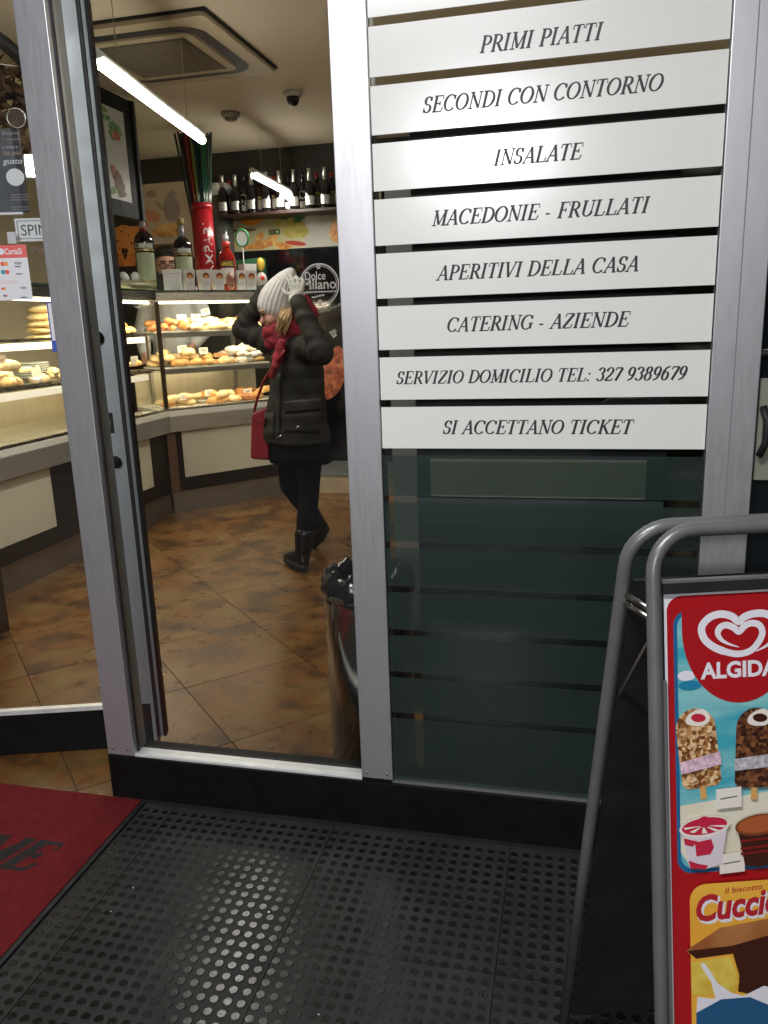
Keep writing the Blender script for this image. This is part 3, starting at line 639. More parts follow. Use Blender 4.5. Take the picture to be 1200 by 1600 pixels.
# shelf above the food strip
SHM = mat('dark_shelf_wood', (.035, .018, .014), .4, var=.2, vscale=6)
sx0 = ony(346, 335, 6.75).x; ws = tag(MB().box(sx0, -.6, 6.72, 6.995, 2.325, 2.348).build('bottle_shelf', SHM, bevel=.002), 'dark wall shelf carrying a long row of wine bottles', 'shelf')
fs = thing('food_picture_strip', 'long picture strip of croissants, lemons and bread under the bottle shelf', 'picture', (-2.4, WY, 2.2))
xm = ony(474, 360, WY).x
MB().box(ony(346, 360, WY).x, xm, WY-.012, WY, 2.062, 2.322).build('panel', mat('print_pale_green', (.56, .55, .34), .35, var=.08, vscale=3), fs)
MB().box(xm+.001, -.6, WY-.012, WY, 2.062, 2.322).build('panel', mat('print_pale_grey', (.50, .50, .44), .35, var=.06, vscale=5), fs)
CRO = food_mat('print_croissant', [(.48, .14, .04), (.72, .34, .09), (.80, .55, .25)], 14, 3); LEM = food_mat('print_lemon', [(.32, .30, .05), (.55, .47, .10), (.62, .58, .25)], 8, 4)
GRN = mat('print_green', (.03, .20, .07), .4, var=.3, vscale=20)
ell(fs, y_, 392, 342, .10, .055, mat('print_juice', (.85, .32, .03), .35), wob=.05); ell(fs, y_-.0007, 364, 345, .04, .06, mat('print_cream', (.75, .68, .42), .4))
ell(fs, y_-.0014, 380, 360, .12, .016, mat('print_brown', (.2, .1, .04), .5))
for a, b, rx, ry, ro in ((368, 378, .09, .04, .3), (405, 372, .06, .035, .9), (420, 378, .09, .04, .35), (440, 384, .09, .03, -.2), (430, 366, .05, .03, .7), (400, 385, .12, .025, 0)): ell(fs, y_-.0021, a, b, rx, ry, CRO, rot=ro, wob=.07); y_ -= .0004
ell(fs, y_, 462, 358, .12, .08, LEM, wob=.08); ell(fs, y_-.0006, 440, 346, .075, .045, LEM, rot=.3, wob=.06); ell(fs, y_-.0012, 443, 340, .035, .022, GRN, wob=.2); ell(fs, y_-.0013, 466, 340, .05, .04, GRN, wob=.2)
ell(fs, y_-.0018, 462, 380, .10, .02, mat('print_red', (.45, .05, .03), .4), rot=-.15)
ell(fs, y_-.0026, 488, 345, .075, .075, mat('print_bowl', (.62, .62, .60), .35), wob=.02); ell(fs, y_-.0032, 486, 344, .05, .055, mat('print_milk', (.72, .72, .70), .35)); ell(fs, y_-.0026, 525, 362, .06, .09, CRO, wob=.06)
a = ony(420, 359, y_); b = ony(438, 366, y_); MB().box(a.x, b.x, y_-.005, y_-.004, b.z, a.z).build('print_label', GRN, fs); ell(fs, y_-.0056, 425, 362, .014, .010, mat('print_red', (.45, .05, .03), .4)); ell(fs, y_-.0056, 433, 362, .009, .010, mat('print_cream', (.75, .68, .42), .4))
# dark brand board
y_ = WY-.02
db = thing('coffee_brand_board', 'glossy black wall board with a round silver crest behind the woman', 'sign board', (-2.2, WY, 1.2))
MB().box(-2.95, -.6, WY-.019, WY, .158, 2.05).build('panel', mat('glossy_black_panel', (.006, .006, .007), .10, var=.1, spec=.6), db)
SILV = mat('silver_print', (.33, .33, .34), .4); c = ony(499, 445, y_)
def crest(dx, dz, r0, r1, a0=0, a1=360, n=36, m=SILV):
    mb = MB()
    for i in range(n):
        p = math.radians(a0+(a1-a0)*i/n); q = math.radians(a0+(a1-a0)*(i+1)/n)
        mb.face([(c.x+dx+r*math.cos(t), y_-.0008, c.z+dz+r*math.sin(t)) for r, t in ((r0, p), (r1, p), (r1, q), (r0, q))])
    return mb.build('crest_ring', m, db)
R_ = .185; crest(0, 0, R_*.93, R_); crest(0, 0, R_*.86, R_*.885)
def btext(t, dx, dz, h, w, m=SILV, shear=0, rot=0, name='lettering', bold=.015):
    cr, sr = math.cos(rot), math.sin(rot)
    return sans(t, name, m, lambda p, q, r: Vector((c.x+dx+p*cr-q*sr, y_-.0012-r, c.z+dz+p*sr+q*cr)), h, w, bold, db, 'CENTER', shear)
btext('Dolce', -.035, .045, .07, .19); btext('Milano', 0, -.035, .085, .31)
for dz, w, h in ((-.062, .16, .008), (-.068, .15, .003)): MB().box(c.x-w, c.x+w, y_-.001, y_-.0004, c.z+dz, c.z+dz+h).build('print_line', SILV, db)
for i in range(5):
    MB().prism([(c.x-.06+i*.022+.018*math.cos(t*PI/6), y_-.001, c.z-.105+.008*math.sin(t*PI/6)+.004*i) for t in range(12)], (0, .0005, 0)).build('print_leaf', SILV, db)
crest(0, -.150, .006, .022); crest(0, .155, .006, .02)
btext('buono da', .03, -.235, .022, .11, rot=.12, bold=0); btext('vivere alla', .14, -.20, .022, .12, rot=.32, bold=0)
btext('lla', .09, -.44, .06, .07, rot=-.9, shear=.3)
FOODP = food_mat('print_rustic_loaf', [(.10, .02, .01), (.30, .07, .03), (.48, .17, .07)], 16, 6)
ell(db, y_-.0012, 522, 583, .115, .25, FOODP, rot=-.35, wob=.06)
# menu lightbox hanging over the left counter
mbx = thing('menu_board', 'black framed white menu board with sketched dishes hanging over the left counter', 'menu board', (-2.85, 4.6, 2.4))
XB = -2.87
def bx(x, y): q = onx(x, y, XB); return q.y, q.z
yr = bx(221, 300)[0]; zt = bx(208, 160)[1]; zbt = bx(221, 345)[1]; yl = 4.42
MB().box(XB-.07, XB-.001, yl, yr, zbt, zt).build('case', BLACKP, mbx, bevel=.004)
wy1 = bx(199, 250)[0]; wzb = bx(205, 317)[1]; wzt = bx(195, 178)[1]
MB().box(XB, XB+.003, yl+.07, wy1, wzb, wzt).build('menu_sheet', mat('menu_sheet', (.42, .42, .37), .4, var=.04), mbx)
MB().box(XB-.0005, XB+.012, yr-.03, yr-.0, zbt, zt).build('frame_edge', BLACK, mbx)
def mshape(px, py, ry, rz, m, rot=0, wob=.12, dx=.0036):
    q = onx(px, py, XB); P = []
    for k in range(20):
        a = 2*PI*k/20; w = 1+wob*math.sin(3*a+px)+wob*math.sin(7*a+py); u = ry*w*math.cos(a); v = rz*w*math.sin(a)
        P.append((XB+dx, q.y+u*math.cos(rot)-v*math.sin(rot), q.z+u*math.sin(rot)+v*math.cos(rot)))
    MB().prism(P, (.0006, 0, 0)).build('print_shape', m, mbx)
PGR = mat('print_sage', (.10, .20, .06), .5, var=.4, vscale=40); PRD = mat('print_rust', (.30, .10, .05), .5, var=.4, vscale=40); PBR = mat('print_sepia', (.14, .08, .05), .5, var=.4, vscale=50)
for (x, y, a, b, m, r) in ((160, 170, .05, .018, PGR, 0), (163, 183, .06, .018, PGR, 0), (178, 205, .075, .055, PGR, .2), (180, 212, .05, .03, PRD, .1), (176, 265, .03, .03, PRD, 0), (186, 287, .05, .07, PBR, .3), (180, 276, .03, .03, PRD, 0), (175, 298, .06, .02, PGR, .3), (191, 304, .05, .02, PBR, .2)): mshape(x, y, a, b, m, r, dx=.0036+.0007*((x*7+y) % 5))
for yy in (4.3, yr-.3): MB().tube([(XB-.035, yy, zt), (XB-.035, yy, RZ)], .004, 6).build('hanger', STEEL, mbx)
# ================================================================== DISPLAY COUNTERS
CASEL = emit('case_strip_light', (1, .83, .56), 9.0)
CASEH = emit('case_rail_diffuser', (1, .80, .50), 2.6)
BACKST = mat('case_back_steel', (.62, .56, .42), .35, .7, var=.05, vscale=3, stretch=(6, 6, .6))
DECK = mat('white_case_deck', (.78, .75, .66), .4)
ZB0, ZB1, ZD, ZT = .64, .762, .80, 1.685
Z_SH = (1.095, 1.365)
CASEM = emit('case_rail_dim', (1, .82, .55), .7); CASE_ADDED = emit('case_led_strip', (1, .82, .54), 5.0)  # the LED strip glow is added, hidden, to brighten the case goods
STEELB = mat('bright_brushed_steel', (.62, .60, .55), .34, .8, var=.06, vscale=4, bump=.06, bscale=150, stretch=(1, 1, 10))
def counter(F, s0, s1, panels, name_label, rails=False, mull=()):
    t = thing('display_counter', name_label, 'display counter', F.p((s0+s1)/2, 0, 0))
    MB().fbox(F, s0, s1, .03, .6, 0, .168).build('plinth', STEELD, t)
    MB().fbox(F, s0, s1, .012, .6, .169, ZB0).build('front_frame', WENGE, t)
    for a, b in panels: MB().fbox(F, a, b, .006, .0115, .275, ZB0-.001).build('front_panel', CREAM, t)
    MB().fbox(F, s0, s1, -.03, .02, ZB0, ZB1).build('steel_band', STEELB, t, bevel=.003)
    MB().fbox(F, s0, s1, -.024, .60, ZB1+.001, ZD-.001).build('deck', DECK, t, bevel=.002)
    MB().fbox(F, s0, s1, -.02, .012, ZD, ZD+.018).build('front_lip', STEEL, t, bevel=.002)
    MB().fbox(F, s0, s1, .002, .009, ZD+.0185, 1.606).build('front_glass', GLASS, t)
    MB().fbox(F, s0, s1, .605, .62, .2, Z_SH[0]-.02).build('back_panel', BACKST, t)
    e_ = .03 if rails else .12
    for z in Z_SH:
        sh = MB().fbox(F, s0+.02, s1-e_, .06, .50, z, z+.010).build('shelf', SHELFG, t)
        if rails:
            MB().fbox(F, s0+.02, s1-.10, .052, .098, z-.052, z-.012).build('rail_light', CASEH if z > 1.2 else CASEM, sh, bevel=.006)
            MB().fbox(F, s0+.02, s1-e_, .05, .059, z-.002, z+.012).build('edge_trim', STEEL, sh)
            MB().fbox(F, s0+.02, s1-.12, .100, .112, z-.03, z-.022).build('led_strip', CASE_ADDED, sh); area(F.p(s0+.03, .106, z-.0315), F.p(s1-.13, .106, z-.0315), .011, 115, (1, .82, .54), F.n*.4+Vector((0, 0, -1)), sh)  # hidden strip and its area light, added to brighten the lower compartment
        else:
            MB().fbox(F, s0+.02, s1-.12, .05, .059, z-.026, z+.012).build('edge_trim', STEELD, sh)
            MB().fbox(F, s0+.02, s1-.14, .064, .076, z-.018, z-.010).build('led_strip', CASE_ADDED, sh); area(F.p(s0+.03, .070, z-.0195), F.p(s1-.15, .070, z-.0195), .011, 115, (1, .82, .54), F.n*.4+Vector((0, 0, -1)), sh)  # strip and light added behind the trim, unseen, to brighten the pastries
        for q in (s0+.12, s1-.22): MB().fbox(F, q, q+.02, .56, .60, z-.3, z+.05).build('bracket', STEELD, sh)
    MB().fbox(F, s0, s1, -.012, .04, 1.607, 1.668).build('top_band', STEEL, t, bevel=.003)
    MB().fbox(F, s0, s1, -.016, .60, 1.669, ZT-.003).build('top_glass', SHELFG, t)
    MB().fbox(F, s0, s1, -.0185, -.0165, 1.669, ZT-.003).build('glass_edge', mat('glass_edge_green', (.01, .04, .035), .2), t)
    MB().fbox(F, s0+.01, s1-.01, .042, .060, 1.588, 1.603).build('strip_light', CASEL, t)
    area(F.p(s0+.02, .052, 1.5865), F.p(s1-.02, .052, 1.5865), .016, LAMP_CASE, (1, .83, .56), F.n*.35+Vector((0, 0, -1)), t)
    for q in mull: MB().fbox(F, q-.012, q+.012, -.004, .0015, ZD+.018, 1.606).build('glass_joint', mat('joint_bronze', (.10, .07, .045), .35, .6), t)
    return t
LF = Frame(-3.0, 3.05, 90); FF = Frame(-3.0, 5.45, 50.4)
def ls(y): return y-3.05
lc = counter(LF, 0, 2.395, [(ls(3.3), ls(4.02)), (ls(4.37), ls(5.18))], 'long glass bakery counter running along the left side, filled with bread and pastries', rails=True, mull=(2.39,))
fc = counter(FF, .005, 1.10, [(.11, .98)], 'glass bakery counter set at an angle facing the door, behind the woman', mull=(.012,))
MB().fbox(FF, -.015, .055, -.004, .028, .169, ZB0-.002).build('corner_post', mat('corner_brown', (.12, .065, .035), .5), fc)
# end pier of the left counter near the door
pier = tag(MB().box(-2.93, -2.60, 2.55, 3.03, .03, .62).build('waste_cabinet', mat('brown_cabinet', (.035, .02, .012), .4, var=.2, vscale=5)), 'low dark brown cabinet at the near end of the left counter', 'cabinet')
# ---- pastries
CRUST = food_mat('golden_crust', [(.50, .20, .05), (.72, .38, .12), (.85, .62, .30)], 22, 7, .45)
PALEC = food_mat('pale_crust', [(.70, .42, .16), (.82, .60, .30), (.88, .74, .48)], 18, 8, .5)
BROWNC = food_mat('brown_crust', [(.22, .07, .02), (.42, .16, .05), (.60, .30, .10)], 24, 9, .4)
ICING = food_mat('sugar_dusted', [(.78, .60, .38), (.85, .78, .68), (.88, .85, .80)], 26, 10, .7)
def croissant(m):
    mb = MB(); n = 17; pts = []; rad = []
    for i in range(n):
        a = PI*(.12+.76*i/(n-1)); pts.append((.058*math.cos(a), .044*math.sin(a)-.03, .018)); rad.append(.006+.022*math.sin(PI*i/(n-1))**.8*(1 if i % 3 else .82))
    mb.tube(pts, rad, 10); return mb.build('croissant', m, None, True)
def bun(m):
    def f(p, q):
        w = 1+.05*math.sin(5*math.atan2(p.y, p.x))+.03*math.sin(9*p.x); return Vector((q.x*w, q.y*w, max(q.z, -.012)+.012))
    return MB().ball((0, 0, 0), (.048, .046, .034), 16, 10, f).build('bread_bun', m, None, True)
def roll(m):
    def f(p, q):
        w = 1+.06*math.sin(9*p.x+1)*(p.z > 0); return Vector((q.x, q.y*w, max(q.z*w, -.012)+.012))
    return MB().ball((0, 0, 0), (.085, .038, .034), 18, 10, f).build('bread_roll', m, None, True)
def swirl(m):
    mb = MB(); pts = []; rad = []
    for i in range(40):
        a = i*.38; r = .046-.0009*i; pts.append((r*math.cos(a), r*math.sin(a), .012+.0006*i)); rad.append(.012-.0001*i)
    mb.tube(pts, rad, 7); return mb.build('pastry_swirl', m, None, True)
def wedge(m):
    mb = MB(); mb.prism([(-.05, -.03, 0), (.055, -.035, 0), (.0, .05, 0)], (0, 0, .03)); return mb.build('filled_pastry', m, None, False, bevel=.008, seg=3)
PROT = {}
def pastry(kind, m, loc, rot, sc, label, group, cat):
    key = (kind, m.name)
    if key not in PROT:
        o = {'c': croissant, 'b': bun, 'r': roll, 's': swirl, 'w': wedge}[kind](m); PROT[key] = o; first = True
    else: o = PROT[key].copy(); COL.objects.link(o)
    o.location = loc; o.rotation_euler = (random.uniform(-.15, .15), random.uniform(-.15, .15), rot); o.scale = (sc, sc, sc)
    tag(o, label, cat, group); return o
def pile(F, s0, s1, z, kinds, mats, label, group, cat, n, layers=2, t0=.12, t1=.40, sc=1.15):
    for l in range(layers):
        for i in range(max(1, int(n*(1-.28*l)))):
            s = s0+(s1-s0)*((i+.5)/max(1, int(n*(1-.28*l))))+random.uniform(-.012, .012); t = random.uniform(t0, t1) if l else random.choice((t0, t0+.1, t1))
            pastry(random.choice(kinds), random.choice(mats), F.p(s, t, z+.012+.034*l*sc), random.uniform(0, 6.3), sc*random.uniform(.9, 1.1), label, group, cat)
def tray(F, s0, s1, z, label, m=None, t0=.07, t1=.47):
    a = MB().fbox(F, s0, s1, t0, t1, z+.0005, z+.006)
    for q in ((s0, s0+.005, t0, t1), (s1-.005, s1, t0, t1)): a.fbox(F, *q, z+.0062, z+.014)
    for q in ((s0, s1, t0-.0052, t0-.0002), (s0, s1, t1+.0002, t1+.005)): a.fbox(F, *q, z+.0005, z+.014)
    return tag(a.build('serving_tray', m or DECK), label, 'tray')
CARD = mat('price_card_paper', (.82, .78, .68), .7); CARDR = mat('card_red_print', (.5, .06, .04), .7); CARDK = mat('card_black_print', (.05, .04, .04), .7)
def price_card(F, px, py, t, label, w=.075, h=.05, m=CARDK, lean=0.0, rot=0):
    s, z = F.at(px, py, t); c = thing('price_card', label, 'price card', F.p(s, t, z-h/2))
    def P(a, b, dt=0): return F.p(s+a*math.cos(rot)-b*math.sin(rot), t+dt, z+a*math.sin(rot)+b*math.cos(rot))
    mb = MB(); mb.prism([P(-w/2, -h/2), P(w/2, -h/2), P(w/2, h/2), P(-w/2, h/2)], F.n*.0015); mb.build('card', CARD, c)
    for k, (bw, bz) in enumerate(((.32, .16), (.24, -.02), (.12, -.24))):
        mb = MB(); mb.prism([P(-w*bw, h*bz-.002, -.0008), P(w*bw, h*bz-.002, -.0008), P(w*bw, h*bz+.003, -.0008), P(-w*bw, h*bz+.003, -.0008)], F.n*.0005); mb.build('print_line', m, c)
    return c
z0, z1, z2 = ZD-.0002, Z_SH[0]+.0102, Z_SH[1]+.0102
def fs_(px, py, t): return FF.at(px, py, t)[0]
# front counter: bottom deck
tray(FF, .04, .42, ZD, 'white tray on the lowest level of the angled counter, left'); tray(FF, .44, .72, ZD, 'white tray on the lowest level of the angled counter, middle'); tray(FF, .74, 1.05, ZD, 'white tray on the lowest level of the angled counter, right')
pile(FF, .08, .40, ZD+.006, 'cw', [PALEC, CRUST], 'pale croissant on the lowest shelf of the angled counter', 'croissants on the lowest level', 'croissant', 6)
pile(FF, .42, .68, ZD+.006, 'rb', [CRUST, PALEC], 'golden roll on the lowest shelf of the angled counter', 'rolls on the lowest level', 'bread roll', 5)
pile(FF, .72, 1.02, ZD+.006, 'rs', [CRUST, BROWNC], 'browned stuffed roll at the right of the lowest shelf', 'browned rolls on the lowest level', 'bread roll', 5)
# middle shelf
tray(FF, .04, .38, Z_SH[0]+.010, 'white tray on the middle shelf of the angled counter, left'); tray(FF, .40, .95, Z_SH[0]+.010, 'white tray on the middle shelf of the angled counter, right')
pile(FF, .06, .36, z1+.006, 'bb', [PALEC, CRUST], 'round golden bun on the middle shelf of the angled counter', 'buns on the middle shelf', 'bun', 6, 3)
pile(FF, .38, .66, z1+.006, 'wb', [CRUST, PALEC], 'filled pastry on the middle shelf of the angled counter', 'filled pastries on the middle shelf', 'pastry', 6)
pile(FF, .66, .94, z1+.006, 'cs', [ICING, CRUST, ICING], 'sugar dusted pastry at the right of the middle shelf', 'sugared pastries on the middle shelf', 'pastry', 7, 3)
# top shelf
tray(FF, .04, .95, Z_SH[1]+.010, 'long white tray on the top shelf of the angled counter')
pile(FF, .05, .33, z2+.006, 'c', [BROWNC, BROWNC, CRUST], 'dark brown croissant on the top shelf of the angled counter', 'brown croissants on the top shelf', 'croissant', 6)
pile(FF, .33, .92, z2+.006, 'r', [PALEC, PALEC, ICING], 'pale long roll on the top shelf of the angled counter', 'pale rolls on the top shelf', 'bread roll', 8)
for (x, y, t, l, m, r) in ((284, 497, .2, 'price card half hidden by the corner post on the top shelf', CARDR, 0), (306, 496, .22, 'upright price card on the top shelf behind the brown croissants', CARDR, 0), (321, 487, .3, 'tilted price card high on the top shelf beside the white coat', CARDR, .25),
    (285, 545, .18, 'price card on the middle shelf nearest the corner post', CARDK, .1), (318, 548, .2, 'upright price card over the buns on the middle shelf', CARDK, 0), (376, 543, .15, 'tilted price card on the middle shelf by the sugared pastries', CARDK, .5),
    (286, 620, .2, 'price card on the lowest shelf nearest the corner post', CARDK, 0), (327, 614, .2, 'middle price card on the lowest shelf', CARDK, 0), (387, 612, .2, 'right price card on the lowest shelf', CARDK, 0)):
    price_card(FF, x, y, t, l, m=m, rot=r)
# dark bread board leaning on the top shelf right
s, z = FF.at(372, 495, .3)
tag(MB().hexa(FF.p(s-.09, .25, z2+.04), FF.u*.17+Vector((0, 0, .10)), FF.n*.12, (0, 0, .012)).build('wooden_board', mat('board_wood', (.24, .12, .06), .6, var=.2, vscale=20)), 'tilted wooden board with bread at the right of the top shelf', 'board')
# left counter goods
FOIL = mat('crumpled_foil', (.55, .53, .48), .3, .9, bump=1.0, bscale=35)
foil = tag(MB().fbox(LF, .1, 2.2, .08, .5, ZD+.0005, ZD+.02).build('foil_sheet', FOIL), 'crumpled foil sheet lining the empty bottom of the left counter', 'foil', )
tray(LF, .08, 1.18, Z_SH[0]+.010, 'steel tray of long rolls on the left counter by the door', STEEL); tray(LF, 1.3, 2.34, Z_SH[0]+.010, 'steel tray of small pastries on the left counter near the corner', STEEL)
pile(LF, .10, 1.02, z1+.006, 'r', [PALEC, PALEC, CRUST], 'long pale roll piled on the left counter seen through the door', 'long rolls on the left counter', 'bread roll', 8, 3, sc=1.25)
pile(LF, .98, 1.2, z1+.006, 'bw', [PALEC, CRUST, ICING], 'small golden pastry beside the long rolls on the left counter', 'small pastries beside the long rolls', 'pastry', 4, 3, sc=.9)
pile(LF, 1.5, 2.32, z1+.006, 'bs', [PALEC, PALEC, CRUST], 'small pale pastry on the middle shelf of the left counter', 'small pastries of the left counter', 'pastry', 13, 2, sc=.8)
pile(LF, 2.02, 2.34, z2+.002, 'r', [BROWNC, CRUST], 'brown roll on the top shelf of the left counter', 'brown rolls on the top shelf', 'bread roll', 4, 2, sc=1.2)
price_card(LF, 4, 566, .10, 'price card with red heading at the far left of the door view', w=.06, h=.075, m=CARDR)
price_card(LF, 57, 582, .14, 'blank bright price card tilted over the long rolls', w=.085, h=.065, m=CARD, rot=.35)
price_card(LF, 210, 563, .12, 'bright price card on the pastries of the left counter', w=.10, h=.06, m=CARD)
# stacked plates and napkins behind, flat breads on the counter shelf
q = onx(52, 590, -3.45)
st_ = []
for i in range(7):
    o = MB().lathe([(.02, 0), (.085, .004), (.11, .012), (.105, .012), (.02, .004)], (0, 0, 0), 22).build('plate', WHITEPL, None, True) if i == 0 else st_[0].copy()
    if i: COL.objects.link(o)
    o.location = (q.x, q.y, 1.125+i*.014); tag(o, 'white plate in the stack behind the long rolls', 'plate', 'stacked plates on the left counter'); st_.append(o)
FLATB = food_mat('flat_bread', [(.45, .30, .12), (.66, .52, .28), (.72, .62, .40)], 14, 12, .6)
for i in range(5):
    c = onx(66, 528-i*11, -3.35)
    def f(p, v, i=i): return Vector((v.x, v.y, v.z*(1+.3*math.sin(4*p.x+i))))
    o = MB().ball((0, 0, 0), (.11, .10, .022), 18, 8, f).build('filled_flatbread', FLATB, None, True); o.location = c; o.rotation_euler = (random.uniform(-.1, .1), random.uniform(-.1, .15), random.uniform(0, 3))
    tag(o, 'folded flatbread sandwich in the stack on the top shelf of the left counter', 'sandwich', 'stack of flatbread sandwiches')
# goods standing on the counter tops ------------------------------------------------
def fbase(px, py, t, F=FF):
    s, z = F.at(px, py, t); return F.p(s, t, ZT)
def label_plane(): pass
CUPW = mat('cup_board', (.70, .68, .66), .5)
def cup_carton(px, t, label, w=.085, h=.15, logo=True):
    b = fbase(px, 451, t); r = FF.a
    o = thing('paper_carton', label, 'carton', b)
    def P(a, d, z): return b+FF.u*a+FF.n*d+Vector((0, 0, z))
    w0, w1 = w*.40, w*.5
    mb = MB(); mb.loft([[P(-w0, -w0, 0), P(w0, -w0, 0), P(w0, w0, 0), P(-w0, w0, 0)], [P(-w1, -w1, h), P(w1, -w1, h), P(w1, w1, h), P(-w1, w1, h)]]); mb.build('body', CUPW, o)
    if logo:
        def Q(a, z, e=.0006): k = (w0+(w1-w0)*z/h); return P(a, -k-e, z)
        zz = h*.66
        MB().prism([Q(.028*math.cos(k*PI/8), zz+.030*math.sin(k*PI/8)) for k in range(9)], -FF.n*.0004).build('arch_logo', mat('logo_maroon', (.22, .03, .02), .5), o)
        MB().prism([Q(.014*math.cos(k*PI/8), zz+.014*math.sin(k*PI/8), .0014) for k in range(9)], -FF.n*.0004).build('arch_logo', mat('logo_amber', (.75, .32, .04), .5), o)
        MB().prism([Q(-.028, zz-.012), Q(.028, zz-.012), Q(.028, zz-.002), Q(-.028, zz-.002)], -FF.n*.0004).build('print_line', mat('logo_amber', (.75, .32, .04), .5), o)
        MB().prism([Q(-.024, h*.28), Q(.024, h*.28), Q(.024, h*.32), Q(-.024, h*.32)], -FF.n*.0004).build('print_line', PINK, o)
    return o
for i, px in enumerate((295, 320, 341)): cup_carton(px, .08, ('leftmost arched-logo carton on the angled counter, beside the plain white box', 'second arched-logo carton from the left on the angled counter', 'third arched-logo carton from the left on the angled counter')[i])
cup_carton(376, .10, 'arched-logo carton right of the dark snack jar', w=.075); cup_carton(391, .08, 'arched-logo carton nearest to the woman', w=.078)
cup_carton(389, .24, 'tall plain pale carton behind the arched-logo cartons', w=.11, h=.21, logo=False)
b = fbase(271, 455, .06, FF); o = thing('white_box', 'plain white lidded box on the corner of the counter top', 'box', b)
MB().fbox(Frame(b.x, b.y, 20), -.062, .062, -.03, .08, ZT, ZT+.115).build('body', WHITEPL, o, bevel=.003); MB().fbox(Frame(b.x, b.y, 20), -.066, .066, -.035, .085, ZT+.116, ZT+.148).build('lid', WHITEPL, o, bevel=.003)
b = fbase(361, 451, .10); o = thing('snack_jar', 'small clear pouch of brown snacks between the cartons', 'pouch', b)
def pf(p, v): return Vector((v.x, v.y, v.z+.07))
MB().ball(b, (.04, .035, .068), 12, 8, pf).build('snacks', food_mat('snack_mix', [(.12, .03, .02), (.30, .12, .07), (.55, .42, .36)], 40, 14), o, True)
# bottles
BOTD = mat('dark_bottle_glass', (.010, .007, .008), .06, spec=.6, coat=.3); BOTC = mat('clear_neck_glass', (.34, .32, .33), .08, spec=.7)
LABG = mat('sage_label', (.42, .48, .32), .5, var=.04); GOLD = mat('gold_band', (.45, .33, .10), .35, .8); CORK = mat('cork_stopper', (.36, .27, .10), .6, var=.15, vscale=40); REDC = mat('red_collar', (.32, .015, .02), .35); BOTR = mat('red_liqueur_glass', (.28, .012, .010), .07, spec=.6, coat=.3)
def arcband(c, r, z0, z1, a0, a1, th=.0012, n=10):
    mb = MB()
    for i in range(n):
        p, q = [math.radians(a0+(a1-a0)*(i+k)/n) for k in (0, 1)]
        mb.face([Vector((c[0]+r*math.cos(t), c[1]+r*math.sin(t), c[2]+z)) for t, z in ((p, z0), (q, z0), (q, z1), (p, z1))])
    return mb
def big_bottle(px, t, h, label, R=.072, collar=True, body=BOTD, lab=LABG, txt='CAMPARI'):
    b = fbase(px, 452, t); o = thing('bottle', label, 'bottle', b)
    MB().lathe([(R*.94, 0), (R, .01), (R, h*.60), (R*.93, h*.655), (R*.66, h*.71), (R*.36, h*.745)], b, 24).build('body', body, o, True)
    MB().lathe([(R*.34, h*.746), (R*.31, h*.80), (R*.31, h*.90)], b, 18).build('neck', BOTC, o, True)
    if collar: MB().lathe([(R*.38, h*.735), (R*.37, h*.775)], b, 18).build('collar', REDC, o, True)
    MB().lathe([(R*.36, h*.901), (R*.36, h*.985), (R*.30, h)], b, 16).build('stopper', CORK, o, True)
    fa = math.degrees(math.atan2(-b.y, -b.x))
    L_ = arcband(b, R+.0012, h*.06, h*.47, fa-58, fa+62).build('label', lab, o)
    for z in (.105, .49): arcband(b, R+.0022, h*z, h*(z+.02), fa-60, fa+62).build('gold_band', GOLD, o)
    arcband(b, R+.0014, h*.515, h*.585, fa-30, fa+55).build('name_band', mat('name_band', (.30, .34, .26), .5), o)
    def pl(a, z, c): th = math.radians(fa)+a/R; return Vector((b.x+(R+.0024+c)*math.cos(th), b.y+(R+.0024+c)*math.sin(th), b.z+h*.525+z))
    sans(txt, 'lettering', WHT, lambda a, z, c: pl(a-.004, z, c), .032, R*1.9, .012, o)
    return o
big_bottle(232, .16, .575, 'large dark liqueur bottle with red collar and sage label at the left'); big_bottle(291, .20, .535, 'large dark liqueur bottle with sage label beside the red straw canister', collar=False)
# red canister with straws
b = fbase(325, 452, .28); o = thing('straw_canister', 'tall red cylinder lettered in white holding long dark straws', 'canister', b)
hC = .66; RC = .083
MB().lathe([(RC, 0), (RC, hC*.93)], b, 28).build('body', mat('canister_red', (.38, .012, .02), .22, spec=.6), o, True)
MB().lathe([(RC*1.03, hC*.931), (RC*1.03, hC), (RC*.9, hC)], b, 28, capt=False).build('rim', MATS['canister_red'], o, True)
fa = math.atan2(-b.y, -b.x)
def pl(a, z, c): th = fa+.75+(-z)/RC; return Vector((b.x+(RC+.0012+c)*math.cos(th), b.y+(RC+.0012+c)*math.sin(th), b.z+hC*.42+a))
sans('CAMPARI', 'lettering', WHT, pl, .062, hC*.70, .006, o)
STC = [mat('straw_'+n, c, .25) for n, c in (('navy', (.012, .02, .05)), ('green', (.01, .11, .025)), ('smoke', (.05, .05, .045)), ('teal', (.012, .06, .05)), ('plum', (.10, .02, .035)), ('lime', (.10, .15, .02)), ('red', (.22, .03, .015)), ('green', (.01, .11, .025)), ('teal', (.012, .07, .06)))]
for i in range(76):
    a = random.uniform(0, 2*PI); r = RC*.75*math.sqrt(random.random()); fan = 1.0+random.uniform(.2, 1.0)
    p0 = b+Vector((r*.5*math.cos(a), r*.5*math.sin(a), .15)); p1 = b+Vector((r*fan*1.35*math.cos(a)-.03, r*fan*1.35*math.sin(a), hC+.50+random.uniform(-.05, .03)))
    sm_ = random.choice(STC); cn_ = {'smoke': 'smoky grey', 'plum': 'plum red', 'navy': 'navy blue', 'teal': 'dark teal'}.get(sm_.name[6:], sm_.name[6:]); s_ = MB().tube([p0, p1], random.uniform(.0075, .0095), 7).build('straw', sm_, None, True); tag(s_, 'long '+cn_+' straw standing in the red canister', 'straw', 'straws in the red canister')
